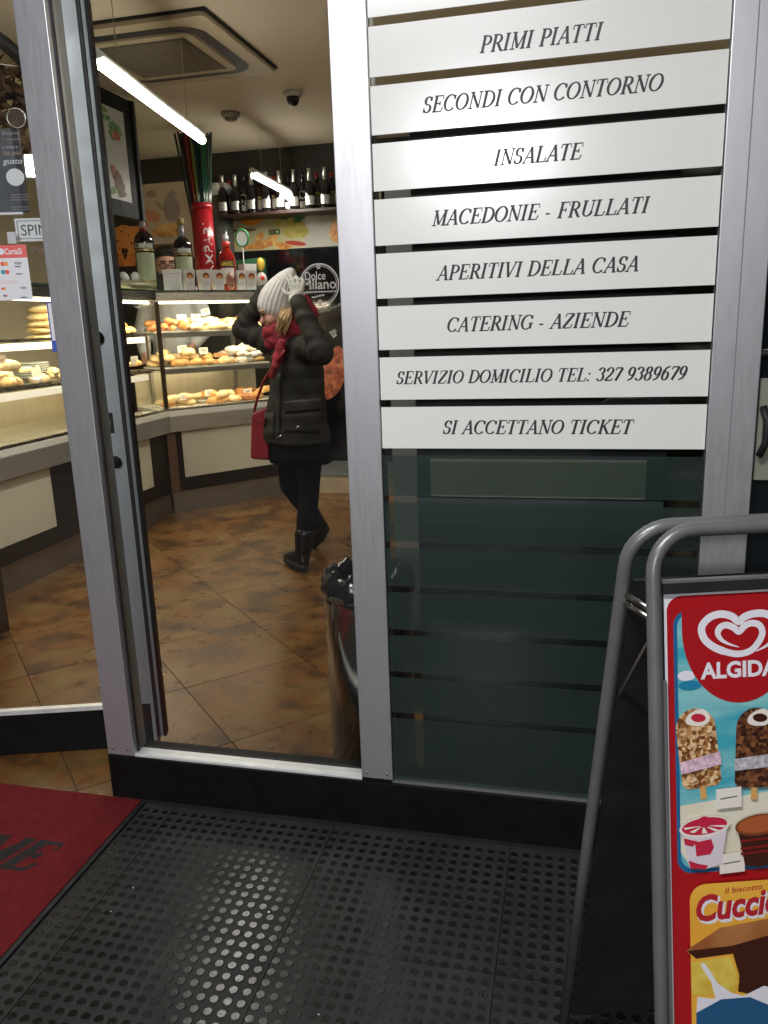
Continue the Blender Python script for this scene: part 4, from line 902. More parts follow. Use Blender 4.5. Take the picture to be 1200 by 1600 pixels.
# red bitter bottle
b = fbase(358, 452, .16); o = thing('bottle', 'red bitter bottle with a red cap right of the red canister', 'bottle', b)
R = .068; h = .42
MB().lathe([(R*.95, 0), (R, .01), (R, h*.55), (R*.8, h*.66), (R*.42, h*.76), (R*.38, h*.8)], b, 22).build('body', BOTR, o, True)
MB().lathe([(R*.36, h*.801), (R*.34, h)], b, 16).build('neck', BOTC, o, True); MB().lathe([(R*.44, h*.78), (R*.44, h*.88)], b, 16).build('cap', MATS['sticker_red'], o, True)
fa = math.degrees(math.atan2(-b.y, -b.x))
arcband(b, R+.001, h*.12, h*.40, fa-45, fa+45).build('label', PAPER, o); arcband(b, R+.001, h*.42, h*.54, fa-55, fa+55).build('name_band', BLACK, o)
def pl2(a, z, c): th = math.radians(fa)+a/R; return Vector((b.x+(R+.002+c)*math.cos(th), b.y+(R+.002+c)*math.sin(th), b.z+h*.44+z))
sans('AMARO', 'lettering', mat('print_yellow', (.75, .55, .05), .5), pl2, .035, R*1.5, .02, o)
# dark bottle behind canister
b = fbase(347, 452, .3); tag(MB().lathe([(.04, 0), (.04, .2), (.015, .26), (.014, .33)], b, 16).build('bottle', BOTD, None, True), 'small dark bottle squeezed between the red canister and the red bottle', 'bottle')
# green box, clear lollipop disc and trinket
b = fbase(386, 452, .45); tag(MB().hexa(b+Vector((-.12, 0, .06)), (.24, .05, .02), (0, .12, 0), (0, 0, .20)).build('green_box', mat('deep_green_card', (.008, .09, .03), .4)), 'dark green gift box behind the cartons', 'box')
b = fbase(384, 452, .30); o = thing('round_sign', 'small round clear and green badge on a thin stick', 'badge', b)
MB().tube([b, b+Vector((0, 0, .36))], .004, 6).build('stick', WHITEPL, o)
c = b+Vector((0, 0, .42)); MB().tube([c+Vector((.055*math.cos(k*PI/12), 0, .065*math.sin(k*PI/12))) for k in range(24)], .008, 6, closed=True).build('rim', GRN, o, True)
MB().prism([c+Vector((.052*math.cos(k*PI/10), .001, .062*math.sin(k*PI/10))) for k in range(20)], (0, .004, 0)).build('disc', mat('pale_disc', (.45, .52, .50), .2), o)
b = fbase(410, 452, .35); o = thing('figurine', 'small trinket with a yellow top on the counter beside the hat', 'trinket', b)
MB().ball(b+Vector((0, 0, .09)), (.05, .04, .07), 12, 8).build('body', mat('pale_ceramic', (.5, .46, .44), .3), o, True); MB().ball(b+Vector((0, 0, .22)), (.035, .03, .055), 12, 8).build('crown', mat('yellow_glaze', (.65, .42, .06), .3), o, True); MB().ball(b+Vector((.02, -.03, .11)), .02, 8, 6).build('bow', MATS['sticker_red'], o, True)
# dark box and wrapped flatbreads on the left counter top
b = LF.p(LF.at(243, 452, .12)[0], .12, ZT); o = tag(MB().box(b.x-.08, b.x+.05, b.y-.09, b.y+.05, ZT, ZT+.13).build('dark_box', mat('slate_box', (.045, .04, .055), .5), bevel=.003), 'dark slate box below the left liqueur bottle', 'box')
b = LF.p(LF.at(210, 446, .15)[0], .15, ZT); o = thing('wrapped_tray', 'cling wrapped tray of flat wraps on the left counter top', 'wrapped tray', b)
MB().ball(b+Vector((0, -.1, .03)), (.16, .32, .04), 18, 8).build('wraps', mat('wrap_film', (.34, .34, .20), .3, bump=1, bscale=30), o, True)
for i in range(5):
    b2 = b+Vector((-.02+random.uniform(-.06, .06), -.35+i*.13, .09+random.uniform(0, .02)))
    o = tag(MB().ball((0, 0, 0), (.05, .035, .022), 10, 6).build('sugar_packet', random.choice([WHITEPL, PAPER, MATS['sticker_red']]), None, True), 'small wrapped sweet lying on the wrapped tray', 'sweet', 'sweets on the wrapped tray'); o.location = b2; o.rotation_euler = (random.random(), random.random(), random.random()*3)
# coffee grinder with glossy top
b = Vector(onpl(345, 395, FF.p(0, 1.0, 0), FF.n)); o = thing('coffee_grinder', 'steel coffee grinder with a glossy white top behind the red canister', 'coffee grinder', (b.x, b.y, 1.0))
MB().lathe([(.09, 0), (.09, .35), (.07, .42)], (b.x+.02, b.y, 1.5), 20).build('body', STEELD, o, True)
c = onpl(351, 290, FF.p(0, 1.0, 0), FF.n)
MB().lathe([(.05, 1.93), (.085, 2.0), (.10, c.z-.10)], (b.x+.04, b.y, 0), 20).build('hopper', mat('smoked_plastic', (.09, .095, .09), .15), o, True)
MB().lathe([(.105, c.z-.098), (.105, c.z-.03), (.10, c.z)], (b.x+.04, b.y, 0), 20).build('lid', mat('glossy_white', (.7, .7, .68), .12, coat=.5), o, True)
c = onpl(352, 350, FF.p(0, .9, 0), FF.n)
# ---- bottles on the wall shelf
FOILN = mat('silver_foil', (.55, .54, .50), .3, .9, bump=.3, bscale=90); SILLAB = mat('silver_label', (.42, .41, .38), .35, .5, var=.1, vscale=30); YEL = mat('yellow_label', (.55, .48, .12), .5); CRL = mat('cream_label', (.5, .47, .38), .5); BOTB = mat('brown_bottle_glass', (.03, .008, .006), .08, spec=.6)
def wine(kind):
    o = bpy.data.objects.new('wine_bottle', None); COL.objects.link(o); c = (0, 0, 0)
    MB().lathe([(.042, 0), (.045, .006), (.045, .155), (.038, .185), (.018, .225), (.016, .24)], c, 16).build('body', BOTB if kind == 2 else BOTD, o, True)
    if kind in (0, 3):
        MB().lathe([(.0185, .226), (.0165, .30), (.019, .312), (.017, .322)], c, 14).build('foil_neck', FOILN, o, True)
        arcband(c, .0458, .035, .105, 210, 330).build('label', SILLAB, o)
    elif kind == 1:
        MB().lathe([(.0165, .24), (.0155, .305), (.018, .318)], c, 12).build('neck', BOTD, o, True)
        arcband(c, .0458, .03, .08, 210, 330).build('label', CRL, o)
        mb = MB(); mb.prism([(.034*math.cos(k*PI/8), -.0460-.001+.012*(math.cos(k*PI/8)**2), .135+.034*math.sin(k*PI/8)) for k in range(16)], (0, -.0008, 0)); mb.build('round_label', CRL, o)
    else:
        MB().lathe([(.0165, .24), (.0155, .30)], c, 12).build('neck', BOTB, o, True); MB().lathe([(.017, .27), (.017, .312)], c, 12).build('cap', REDC, o, True)
        arcband(c, .0458, .04, .12, 210, 330).build('label', CRL, o); arcband(c, .0466, .125, .15, 210, 330).build('name_band', YEL, o)
    return o
WL = {0: ('dark sparkling wine bottle with silver foil neck in the row on the wall shelf', 'silver necked bottles on the wall shelf'), 1: ('dark bottle with a round cream label on the wall shelf', 'round labelled bottles on the wall shelf'), 2: ('brown bottle with a yellow and cream label at the back of the wall shelf', 'yellow labelled bottles on the wall shelf')}
protos = {}
def put(kind, px, y, sc=1.0):
    if kind not in protos: protos[kind] = wine(kind); o = protos[kind]
    else: o = copy_tree(protos[kind])
    q = ony(px, 325, y); o.location = (q.x, y, 2.3485); o.scale = (sc, sc, sc*1.0); tag(o, WL[kind][0], 'bottle', WL[kind][1]); o.rotation_euler.z = random.uniform(-.3, .3)
for px in (350, 370, 395, 418, 438, 461, 485.5, 509.5, 533): put(0, px, 6.80, 1.02)
for px in (384, 452, 475): put(1, px, 6.905 if px != 384 else 6.86, 1.0)
for px in (361, 407, 430, 497, 520): put(2, px, 6.90, .98)
for i in range(8): 
    o = copy_tree(protos[0]); o.location = (-1.75+i*.135, 6.80, 2.3485); tag(o, WL[0][0], 'bottle', WL[0][1])
# garland by the door ceiling, string of lights
gx = D
gl = thing('ceiling_garland', 'dark brown leafy garland under the ceiling seen through the door', 'garland', (-3.0, 3.9, 2.5))
LEAF = food_mat('dry_leaves', [(.03, .018, .012), (.09, .05, .03), (.22, .14, .07)], 10, 15, .7)
mb = MB()
for i in range(420):
    c = onx(random.uniform(-60, 95), random.gauss(155, 42), -3.0+random.uniform(-.25, .1)); a = Vector((random.gauss(0, 1), random.gauss(0, 1), random.gauss(0, 1))).normalized(); bb = a.orthogonal().normalized(); r = random.uniform(.03, .07)
    mb.face([c-a*r, c+bb*r*.4, c+a*r, c-bb*r*.4])
o = mb.build('leaves', LEAF, gl, recalc=False); o['kind'] = 'stuff'
MB().tube([onx(x, 150+.0*x, -3.0) for x in (-80, -20, 40, 100)], .02, 8).build('stem', BLACK, gl)
sl = tag(MB().tube([onx(x, 100+3*math.sin(x*.05), -2.8) for x in range(-40, 60, 10)], .003, 5).build('light_string', WHITEPL), 'thin white bead string across the garland', 'string')
dcv = tag(MB().tube([onx(x, y, -2.75) for x, y in ((-60, 20), (-20, 48), (5, 66), (26, 84), (60, 120))], .035, 10).build('cable_duct', BLACK, None, True), 'thick black curved duct under the ceiling at the far left', 'duct')
# ================================================================== LITTER BIN
bc = Vector((-.590, 2.18, 0)); BR = .132
bn = thing('litter_bin', 'tall round steel litter bin with a black bag, behind the window post', 'litter bin', bc)
MB().lathe([(BR, .03), (BR, .615)], bc, 40, capt=False).build('body', mat('mirror_steel', (.50, .47, .43), .16, 1.0, bump=.03, bscale=6), bn, True)
MB().lathe([(BR+.004, .0), (BR+.004, .03)], bc, 40).build('base_ring', BLACK, bn, True)
MB().lathe([(BR+.001, .6145), (BR+.006, .618), (BR+.006, .630), (BR+.001, .634)], bc, 40, capb=False, capt=False).build('rim', STEEL, bn, True)
random.seed(31)
BAG = mat('black_bin_bag', (.008, .008, .010), .22, spec=.7, bump=1.0, bscale=28)
ph = [random.uniform(0, 6.3) for _ in range(8)]
def bagmod(k, j):
    a = 2*PI*k/60; return 1+(.018*math.sin(7*a+ph[0]+j*.9)+.014*math.sin(13*a+ph[1]-j*1.3)+.012*math.sin(23*a+ph[2]+j*2))
prof = [(BR-.002, .60), (BR+.007, .634), (BR+.006, .652), (BR-.002, .672), (BR-.016, .685), (BR-.036, .688), (BR-.050, .665), (BR-.056, .60), (BR-.06, .35)]
mb = MB(); mb.lathe(prof, bc, 60, capb=False, capt=False, mod=bagmod)
for v in mb.bm.verts: v.co.z += .010*math.sin(9*math.atan2(v.co.y-bc.y, v.co.x-bc.x)+ph[3])*(v.co.z > .65)+.006*math.sin(21*math.atan2(v.co.y-bc.y, v.co.x-bc.x)+ph[4])*(v.co.z > .65)
mb.build('bin_bag', BAG, bn, True)
MB().lathe([(BR-.055, .34), (BR-.055, .345)], bc, 24).build('bag_bottom', BLACK, bn)
# ================================================================== WOMAN
random.seed(5)
WYD = 4.35
def Q(x, y, d=0.0): return ony(x, y, WYD+d)
OLIVE = mat('olive_nylon', (.020, .0175, .0135), .8, var=.22, vscale=9, bump=.8, bscale=22, spec=.35)
KNITB = mat('black_cloth', (.003, .003, .0035), .9, var=.3, vscale=20, spec=.15)
SKIN = mat('skin', (.50, .27, .19), .5, var=.06, vscale=14)
WOOL = mat('grey_wool_knit', (.50, .48, .46), .95, var=.1, vscale=60, bump=.5, bscale=300)
SCARF = mat('red_scarf', (.22, .010, .022), .9, var=.35, vscale=22, bump=.6, bscale=120)
HAIRB = mat('blond_hair', (.36, .23, .10), .55, var=.4, vscale=40, stretch=(3, 3, 1))
LEATH = mat('black_leather', (.005, .005, .0055), .3, spec=.35, bump=.3, bscale=40)
GLOV = mat('pale_grey_glove', (.42, .41, .37), .9, var=.1, vscale=50, bump=.4, bscale=200)
wo = thing('person', 'person in olive jacket and red scarf, both gloved hands raised to a grey knit hat', 'person', onz(468, 880))
head = Q(430, 487); face = Vector((-.80, -.52, -.30)).normalized(); side = face.cross(Vector((0, 0, 1))).normalized(); hup = side.cross(face).normalized()
def H(f, s, u): return head+face*f+side*s+hup*u
pel = Q(468, 672); chest = Q(465, 570); nk = Q(452, 522); shN = Q(484, 541, -.13); elN = Q(503, 552, -.30); wrN = Q(466, 472, -.20); shF = Q(438, 543, .10); elF = Q(379, 515, .10); wrF = Q(412, 458, .08)
hipF = Q(455, 685, .05); knF = Q(452, 757, .02); anF = Q(498, 818, .20); hipN = Q(480, 685, -.04); knN = Q(483, 775, -.06); anN = onz(473, 867, .09)
# body: one continuous skin, under the clothes
mb = MB()
def cap_(a, ra, b, rb): mb.capsule(a, ra, b, rb)
mb.ball(head, (.078, .078, .10), 20, 14); mb.ball(H(.02, 0, -.05), (.058, .055, .062), 14, 10)
mb.capsule(H(.075, 0, .0), .011, H(.096, 0, -.028), .014, 8)                       # nose
mb.capsule(H(.068, .022, .028), .016, H(.068, -.022, .028), .016, 8)                  # brow
mb.ball(H(.062, 0, -.085), (.022, .022, .02), 10, 8); mb.capsule(H(.070, .016, -.055), .009, H(.070, -.016, -.055), .009, 8)
for s in (-1, 1): mb.ball(H(-.012, s*.078, -.01), (.018, .014, .03), 8, 6); mb.ball(H(.045, s*.04, -.03), .03, 10, 8)
mb.capsule(H(-.02, 0, -.08), .05, nk, .055); mb.capsule(nk, .055, chest, .095); mb.capsule(chest, .095, pel, .12)
for a, b, c in ((shN, elN, wrN), (shF, elF, wrF)): cap_(chest.lerp(a, .6), .05, a, .045); cap_(a, .048, b, .038); cap_(b, .038, c, .026)
for a, b, c in ((hipN, knN, anN), (hipF, knF, anF)): cap_(a, .085, b, .052); cap_(b, .052, b.lerp(c, .35), .054); cap_(b.lerp(c, .35), .054, c, .036)
blob(mb, 'body', SKIN, wo, .009, 4, .5)
EYE = mat('dark_eye', (.02, .012, .01), .3); LIP = mat('lips', (.30, .07, .07), .5)
for s in (-1, 1):
    MB().capsule(H(.083, s*.020, .008), .0055, H(.076, s*.042, .006), .0045, 8).build('eye', EYE, wo, True)
    MB().capsule(H(.086, s*.016, .028), .004, H(.074, s*.046, .026), .003, 6).build('eyebrow', mat('brow_brown', (.14, .08, .04), .8), wo, True)
MB().capsule(H(.081, .017, -.053), .0055, H(.081, -.017, -.053), .0055, 8).build('lips', LIP, wo, True)
# tights / leggings and boots
mb = MB()
for a, b, c in ((hipN, knN, anN), (hipF, knF, anF)): cap_(a, .098, b, .060); cap_(b, .060, b.lerp(c, .35), .061); cap_(b.lerp(c, .35), .061, c, .045)
blob(mb, 'leggings', KNITB, wo, .009, 4)
def boot(an, toe_px, toe_z, knee, name='boot'):
    mb = MB(); toe = onz(*toe_px, toe_z) if toe_z is not None else toe_px
    top = an.lerp(knee, .34); mb.capsule(top, .062, an, .046)
    heel = an+(an-toe).normalized()*.02+(an-top).normalized()*.045
    mb.capsule(an, .046, heel, .034); mid = toe.lerp(heel, .45)+Vector((0, 0, .012)); mb.capsule(heel, .034, mid, .040); mb.capsule(mid, .040, toe, .026); mb.capsule(an, .045, mid, .036)
    b = blob(mb, name, LEATH, wo, .007, 3)
    s = MB(); s.capsule(heel+(an-top).normalized()*.028, .030, mid+(an-top).normalized()*.03, .038); s.capsule(mid+(an-top).normalized()*.03, .034, toe-Vector((0, 0, .012)), .028); blob(s, 'sole', BLACK, b, .006, 2)
boot(anN, (449, 871), .040, knN)
boot(anF, Q(488, 850, .30), None, knF)
for i in range(3): pass
# skirt
def eloop(c, rx, ry, n=36, ang=.55, wob=0.0, k0=0.0):
    ca, sa = math.cos(ang), math.sin(ang); P = []
    for k in range(n):
        a = 2*PI*k/n; w = 1+wob*math.sin(9*a+k0); x = rx*math.cos(a)*w; y = ry*math.sin(a)*w; P.append(Vector((c.x+x*ca-y*sa, c.y+x*sa+y*ca, c.z)))
    return P
def wrings(spec, ang=-.35, depth=.68, wob=0.012, n=40, jit=0.0):
    R = []
    for i, (x, y, hw, dd) in enumerate(spec):
        c = Q(x, y, dd); w = (Q(x+hw, y, dd)-Q(x-hw, y, dd)).length/2*1.02; R.append(eloop(c, w, w*depth, n, ang, wob, i*.8))
    return R
mb = MB(); mb.loft(wrings([(466, 668, 44, 0), (467, 690, 47, 0), (469, 708, 50, 0), (469, 721, 51, 0)], wob=.03)); mb.build('skirt', KNITB, wo, True)
# jacket: torso and sleeves as one cloth shape
mb = MB()
spec = [(465, 690, 52, 0), (464, 684, 54, 0), (463, 672, 53, 0), (462, 655, 51, 0), (462, 640, 49, 0), (463, 622, 46, 0), (464, 606, 44, 0), (464, 592, 44, 0), (463, 575, 43, 0), (463, 560, 41, 0), (462, 545, 37, 0), (458, 532, 28, 0), (454, 522, 19, 0), (452, 515, 15, 0)]
mb.loft(wrings(spec, wob=.0, depth=.70))
mb.capsule(Q(472, 548, -.03), .088, shN, .074); mb.capsule(shN, .074, elN, .066); mb.capsule(elN, .066, wrN, .046)
mb.capsule(Q(450, 548, .02), .088, shF, .074); mb.capsule(shF, .074, elF, .066); mb.capsule(elF, .066, wrF, .046)
jk = blob(mb, 'jacket', OLIVE, wo, .0085, 5)
# fabric folds and quilting pressed into the cloth
jm = jk.data; jm.update()
nrm = [v.normal.copy() for v in jm.vertices]
def dist_seg(p, a, b):
    t = max(0, min(1, (p-a).dot(b-a)/(b-a).length_squared)); return (p-(a+(b-a)*t)).length, t
for v in jm.vertices:
    p = v.co; d = 0
    dn, tn = dist_seg(p, shN, elN); dn2, tn2 = dist_seg(p, elN, wrN); df, tf = dist_seg(p, shF, elF); df2, tf2 = dist_seg(p, elF, wrF)
    m = min(dn, dn2, df, df2)
    if m < .12:
        t = {dn: tn, dn2: 1+tn2, df: tf, df2: 1+tf2}[m]; d = .0028*math.sin(t*19+p.z*14+p.x*9)+.0022*math.sin(t*33+p.x*34+p.y*20)
    else:
        z = p.z; band = (z % .085)/.085; d = .007*(1-abs(2*band-1))**.5-.003; d += .004*math.sin(p.x*38+z*11)*math.sin(z*27+p.x*9)
    v.co = p+nrm[v.index]*d
# pocket, placket, hem details lie on the jacket
def onjack(x, y, off=.0):
    o = O; d = ray(x, y).normalized(); return o, d
from mathutils.bvhtree import BVHTree
bvh = BVHTree.FromPolygons([v.co.copy() for v in jm.vertices], [list(p.vertices) for p in jm.polygons])
def hit(x, y, off=.006):
    d = ray(x, y).normalized(); r = bvh.ray_cast(O, d)
    return (r[0]+r[1]*off) if r[0] is not None else Q(x, y, -.2)
def patch(pts, name, m, par, off=.010, th=.008, nu=8, nv=5):
    """quad patch (four corner sight points) laid over the cloth surface"""
    (ax, ay), (bx_, by_), (cx, cy), (dx, dy) = pts; bm = bmesh.new(); V = []
    for j in range(nv+1):
        row = []
        for i in range(nu+1):
            u = i/nu; v = j/nv; x = (ax*(1-u)+bx_*u)*(1-v)+(dx*(1-u)+cx*u)*v; y = (ay*(1-u)+by_*u)*(1-v)+(dy*(1-u)+cy*u)*v
            row.append(bm.verts.new(hit(x, y, off)))
        V.append(row)
    for j in range(nv):
        for i in range(nu): bm.faces.new((V[j][i], V[j][i+1], V[j+1][i+1], V[j+1][i]))
    bmesh.ops.recalc_face_normals(bm, faces=bm.faces); r = bmesh.ops.extrude_face_region(bm, geom=list(bm.faces)); dv = (O-hit((ax+cx)/2, (ay+cy)/2)).normalized()*th
    for e in r['geom']:
        if isinstance(e, bmesh.types.BMVert): e.co -= dv
    me = bpy.data.meshes.new(name); bmesh.ops.recalc_face_normals(bm, faces=bm.faces); bm.to_mesh(me); bm.free(); me.materials.append(m)
    for p in me.polygons: p.use_smooth = True
    o = bpy.data.objects.new(name, me); COL.objects.link(o); attach(o, par); return o
OLV2 = mat('olive_nylon_light', (.026, .0225, .018), .6, var=.2, vscale=12, bump=.4, bscale=40)
patch(((445, 627), (500, 622), (503, 641), (446, 645)), 'pocket_flap', OLV2, jk, .006, .006); patch(((444, 648), (502, 644), (500, 676), (444, 676)), 'pocket', OLIVE, jk, .005, .005)
patch(((433, 585), (440, 583), (438, 684), (430, 684)), 'zip_placket', BLACK, jk, .006, .005, 2, 10); patch(((415, 645), (429, 645), (428, 684), (412, 680)), 'front_hem', OLV2, jk, .006, .005)
for (x0_, y0_, x1_, y1_) in ((463, 671, 468, 665), (434, 684, 442, 680)): MB().tube([hit(x0_, y0_, .014), hit(x1_, y1_, .014)], .004, 6).build('zip_pull', STEEL, jk, True)
# scarf
mb = MB()
sc_ = [H(.055, .05, -.085), H(.085, .0, -.095), H(.055, -.055, -.09), H(-.03, -.085, -.085), H(-.09, 0, -.07), H(-.03, .085, -.08)]
for i in range(6): mb.capsule(sc_[i], .036, sc_[(i+1) % 6], .036)
sc2 = [p-hup*.052+Vector((.006, 0, 0)) for p in sc_]
for i in range(6): mb.capsule(sc2[i], .044, sc2[(i+1) % 6], .044)
mb.capsule(Q(440, 540, -.12), .036, Q(430, 575, -.17), .022); mb.capsule(Q(430, 575, -.17), .022, Q(424, 588, -.17), .016)
scf = blob(mb, 'scarf', SCARF, wo, .007, 3)
scf.data.update(); nr = [v.normal.copy() for v in scf.data.vertices]
for v in scf.data.vertices: v.co += nr[v.index]*(.0028*math.sin(v.co.z*120+v.co.x*60)+.003*math.sin(v.co.z*60-v.co.y*70+v.co.x*30))
# red hood behind the near arm
mb = MB(); mb.capsule(Q(476, 468, .02), .03, Q(490, 488, .03), .03); mb.capsule(Q(490, 488, .03), .03, Q(489, 508, .03), .028); blob(mb, 'scarf_tail', SCARF, wo, .008, 3)
mb = MB(); rs = random.Random(3)
for i in range(46):
    x = 438+i*.36; e = rs.uniform(-1, 1); ln = rs.uniform(.42, .95)
    P0 = Q(x, 482, -.055+.02*rs.random()); P1 = Q(x+e, 482+16*ln, -.085-.012*rs.random()); P2 = Q(x-3+e*1.5, 482+32*ln, -.095-.015*rs.random()); P3 = Q(x-7+e*3, 482+46*ln, -.115-.012*rs.random())
    mb.tube([P0, P1, P2, P3], [.0052, .0058, .0046, .0015], 5)
mb.build('hair', HAIRB, wo, True)
# knit hat with ribs
n = 96; R = []
hs = [(428.5, 492, 25.5, .30), (429.5, 482, 27.5, .28), (432, 470, 28, .24), (436, 457, 26.5, .18), (441, 444, 23, .10), (446, 433, 18, .04), (450, 425, 12, 0), (453, 420, 6, 0), (454, 418, 1.5, 0)]
for i, (x, y, hw, tl) in enumerate(hs):
    c = Q(x, y, .01); w = hw*.00362
    ax1 = (RGT*math.cos(tl*.9)-UPV*math.sin(tl*.9)); ax2 = FWD*.93+UPV*.30
    R.append([c+ax1*(w*(1+.035*math.sin(24*2*PI*k/n))*math.cos(2*PI*k/n))+ax2*(w*.95*(1+.035*math.sin(24*2*PI*k/n))*math.sin(2*PI*k/n)) for k in range(n)])
hat = MB().loft(R).build('knit_hat', WOOL, wo, True)
# hands in gloves, fingers spread over the hat
def hand(wr, palm, dirs, side_v, nrm_v, name):
    g = MB(); up = (palm-wr).normalized(); g.capsule(wr, .034, wr.lerp(palm, .35), .033); base = palm
    for k in range(4): g.capsule(wr.lerp(palm, .3)+side_v*(.010*(k-1.5)), .020, palm+side_v*(.019*(k-1.5)), .014, 8)
    o = [g]
    for k, ln in enumerate((.058, .070, .066, .05)):
        p0 = palm+side_v*(.0225*(k-1.5)); d1 = (up+side_v*(.14*(k-1.5))+nrm_v*.15).normalized(); p1 = p0+d1*ln*.5; d2 = (up+side_v*(.14*(k-1.5))+nrm_v*.9).normalized(); p2 = p1+d2*ln*.5
        g.capsule(p0, .0108, p1, .0100, 8); g.capsule(p1, .0100, p2, .0085, 8)
    t0 = wr.lerp(palm, .35)-side_v*.032; t1 = t0+(up*.6-side_v*.9+nrm_v*.3).normalized()*.036; t2 = t1+(up*.9+nrm_v*.5-side_v*.1).normalized()*.028
    g.capsule(t0, .015, t1, .012, 8); g.capsule(t1, .012, t2, .010, 8)
    return blob(g, name, GLOV, wo, .0042, 2, .4)
hand(Q(464, 470, -.16), Q(464, 447, -.14), None, RGT.copy(), (-RGT*.8+FWD*.5).normalized(), 'glove')
hand(Q(417, 462, .12), Q(427, 444, .12), None, (-FWD*.6+RGT*.4).normalized(), (RGT*.8-FWD*.3).normalized(), 'glove')
MB().tube([Q(463.5, 474, -.17), Q(464, 463, -.165)], [.047, .043], 20).build('cuff', GLOV, wo, True)
# red shoulder bag
hb = thing('handbag', 'red handbag hanging at the front of the person in the olive jacket', 'handbag', Q(407, 676, -.02))
REDB = mat('red_leather', (.24, .006, .012), .38, bump=.1, bscale=60)
b0, b1, b2_, b3 = Q(393, 646, -.05), Q(421, 633, -.02), Q(420, 718, -.02), Q(391, 716, -.05)
mb = MB(); mb.prism([b0, b1, b2_, b3], FWD*.09); mb.build('body', REDB, hb, False, bevel=.012, seg=3)
MB().tube([Q(397, 643, -.02), Q(403, 620, -.05), Q(412, 596, -.1), Q(425, 575, -.15), Q(445, 548, -.22)], .008, 8).build('strap', REDB, hb, True)
MB().tube([Q(395, 652, -.055), Q(407, 660, -.055), Q(419, 650, -.03)], .003, 6).build('seam', mat('dark_red_seam', (.12, .005, .008), .5), hb, True)
# ================================================================== COUNTER CLERK
CY = 6.62
def K(x, y, d=0.0): return ony(x, y, CY+d)
HAIRD = mat('black_hair', (.012, .009, .008), .5, var=.2, vscale=30, bump=.6, bscale=90); COAT = mat('white_work_coat', (.58, .60, .62), .8, var=.04, vscale=6, bump=.4, bscale=10)
ck = thing('person', 'person with dark hair and black glasses in a white coat behind the angled counter', 'person', Vector((K(262, 500).x, CY, 0)))
hd_ = K(262, 413); cf = Vector((.45, -.85, -.12)).normalized(); cs = cf.cross(Vector((0, 0, 1))).normalized(); cu_ = cs.cross(cf).normalized()
def C(f, s, u): return hd_+cf*f+cs*s+cu_*u
mb = MB(); k_h = 1.18
mb.ball(hd_, (.100, .108, .13), 20, 14); mb.ball(C(.03, 0, -.07), (.065, .065, .07), 14, 10); mb.capsule(C(.09, 0, 0), .012, C(.115, 0, -.035), .017, 8); mb.capsule(C(.08, .03, .03), .018, C(.08, -.03, .03), .018, 8)
for s in (-1, 1): mb.ball(C(-.01, s*.095, -.01), (.02, .02, .035), 8, 6); mb.ball(C(.055, s*.045, -.04), .035, 10, 8)
cn = C(-.02, 0, -.20); ch = cn+Vector((0, .02, -.28)); cp = cn+Vector((0, .02, -.75)); mb.capsule(C(-.02, 0, -.09), .06, cn, .065); mb.capsule(cn, .08, ch, .15); mb.capsule(ch, .15, cp, .15)
cshL = cn+Vector((-.20, 0, -.08)); cshR = cn+Vector((.20, .08, -.08)); ceL = cshL+Vector((-.06, -.10, -.30)); ceR = cshR+Vector((.10, -.05, -.28)); cwL = ceL+Vector((.10, -.16, -.16)); cwR = ceR+Vector((-.02, -.2, -.12))
for a, b, c in ((cshL, ceL, cwL), (cshR, ceR, cwR)): mb.capsule(a, .055, b, .045); mb.capsule(b, .045, c, .032); mb.capsule(c, .034, c+(c-b).normalized()*.08, .026)
for s in (-1, 1): mb.capsule(cp+Vector((s*.09, 0, 0)), .10, Vector((cp.x+s*.10, cp.y, .5)), .06); mb.capsule(Vector((cp.x+s*.10, cp.y, .5)), .06, Vector((cp.x+s*.10, cp.y, .06)), .045)
blob(mb, 'body', mat('skin_light', (.62, .36, .26), .5, var=.05, vscale=14), ck, .010, 4)
for wn_, wv, fw in ((cwL, ceL, 1), (cwR, ceR, -1)):
    d = (wn_-wv).normalized(); g = MB(); sv = d.cross(Vector((0, 0, 1))).normalized()
    for k in range(4):
        p0 = wn_+d*.08+sv*(.02*(k-1.5)); p1 = p0+d*.035; p2 = p1+(d+Vector((0, 0, -.8))).normalized()*.03; g.capsule(wn_+d*.03+sv*.012*(k-1.5), .014, p0, .012, 8); g.capsule(p0, .0095, p1, .009, 8); g.capsule(p1, .009, p2, .008, 8)
    g.capsule(wn_+d*.03, .018, wn_+d*.06-sv*fw*.05, .010, 8); blob(g, 'hand', SKIN, ck, .006, 2, .4)
mb = MB(); mb.ball(C(-.03, 0, .075), (.112, .118, .085), 20, 12); mb.ball(C(-.05, 0, -.01), (.09, .09, .11), 16, 10); mb.capsule(C(.05, .05, .112), .032, C(.05, -.05, .112), .036); mb.ball(C(.0, -.02, .11), (.085, .09, .05), 14, 8); blob(mb, 'hair', HAIRD, ck, .008, 3)
for s in (-1, 1):
    cc = C(.118, s*.038, -.005); MB().tube([cc+cs*(.030*math.cos(k*PI/8))+cu_*(.021*math.sin(k*PI/8)) for k in range(16)], .0042, 6, closed=True).build('glasses', BLACK, ck, True)
    MB().tube([C(.112, s*.07, 0), C(0, s*.10, .0)], .003, 6).build('glasses_arm', BLACK, ck, True); MB().capsule(C(.096, s*.030, -.005), .007, C(.093, s*.044, -.005), .006, 6).build('eye', EYE, ck, True)
    MB().capsule(C(.105, s*.018, .03), .007, C(.092, s*.055, .032), .006, 6).build('eyebrow', HAIRD, ck, True)
MB().tube([C(.125, -.01, 0), C(.125, .01, 0)], .003, 6).build('glasses_bridge', BLACK, ck, True)
MB().capsule(C(.095, .022, -.075), .007, C(.095, -.022, -.075), .007, 8).build('lips', LIP, ck, True)
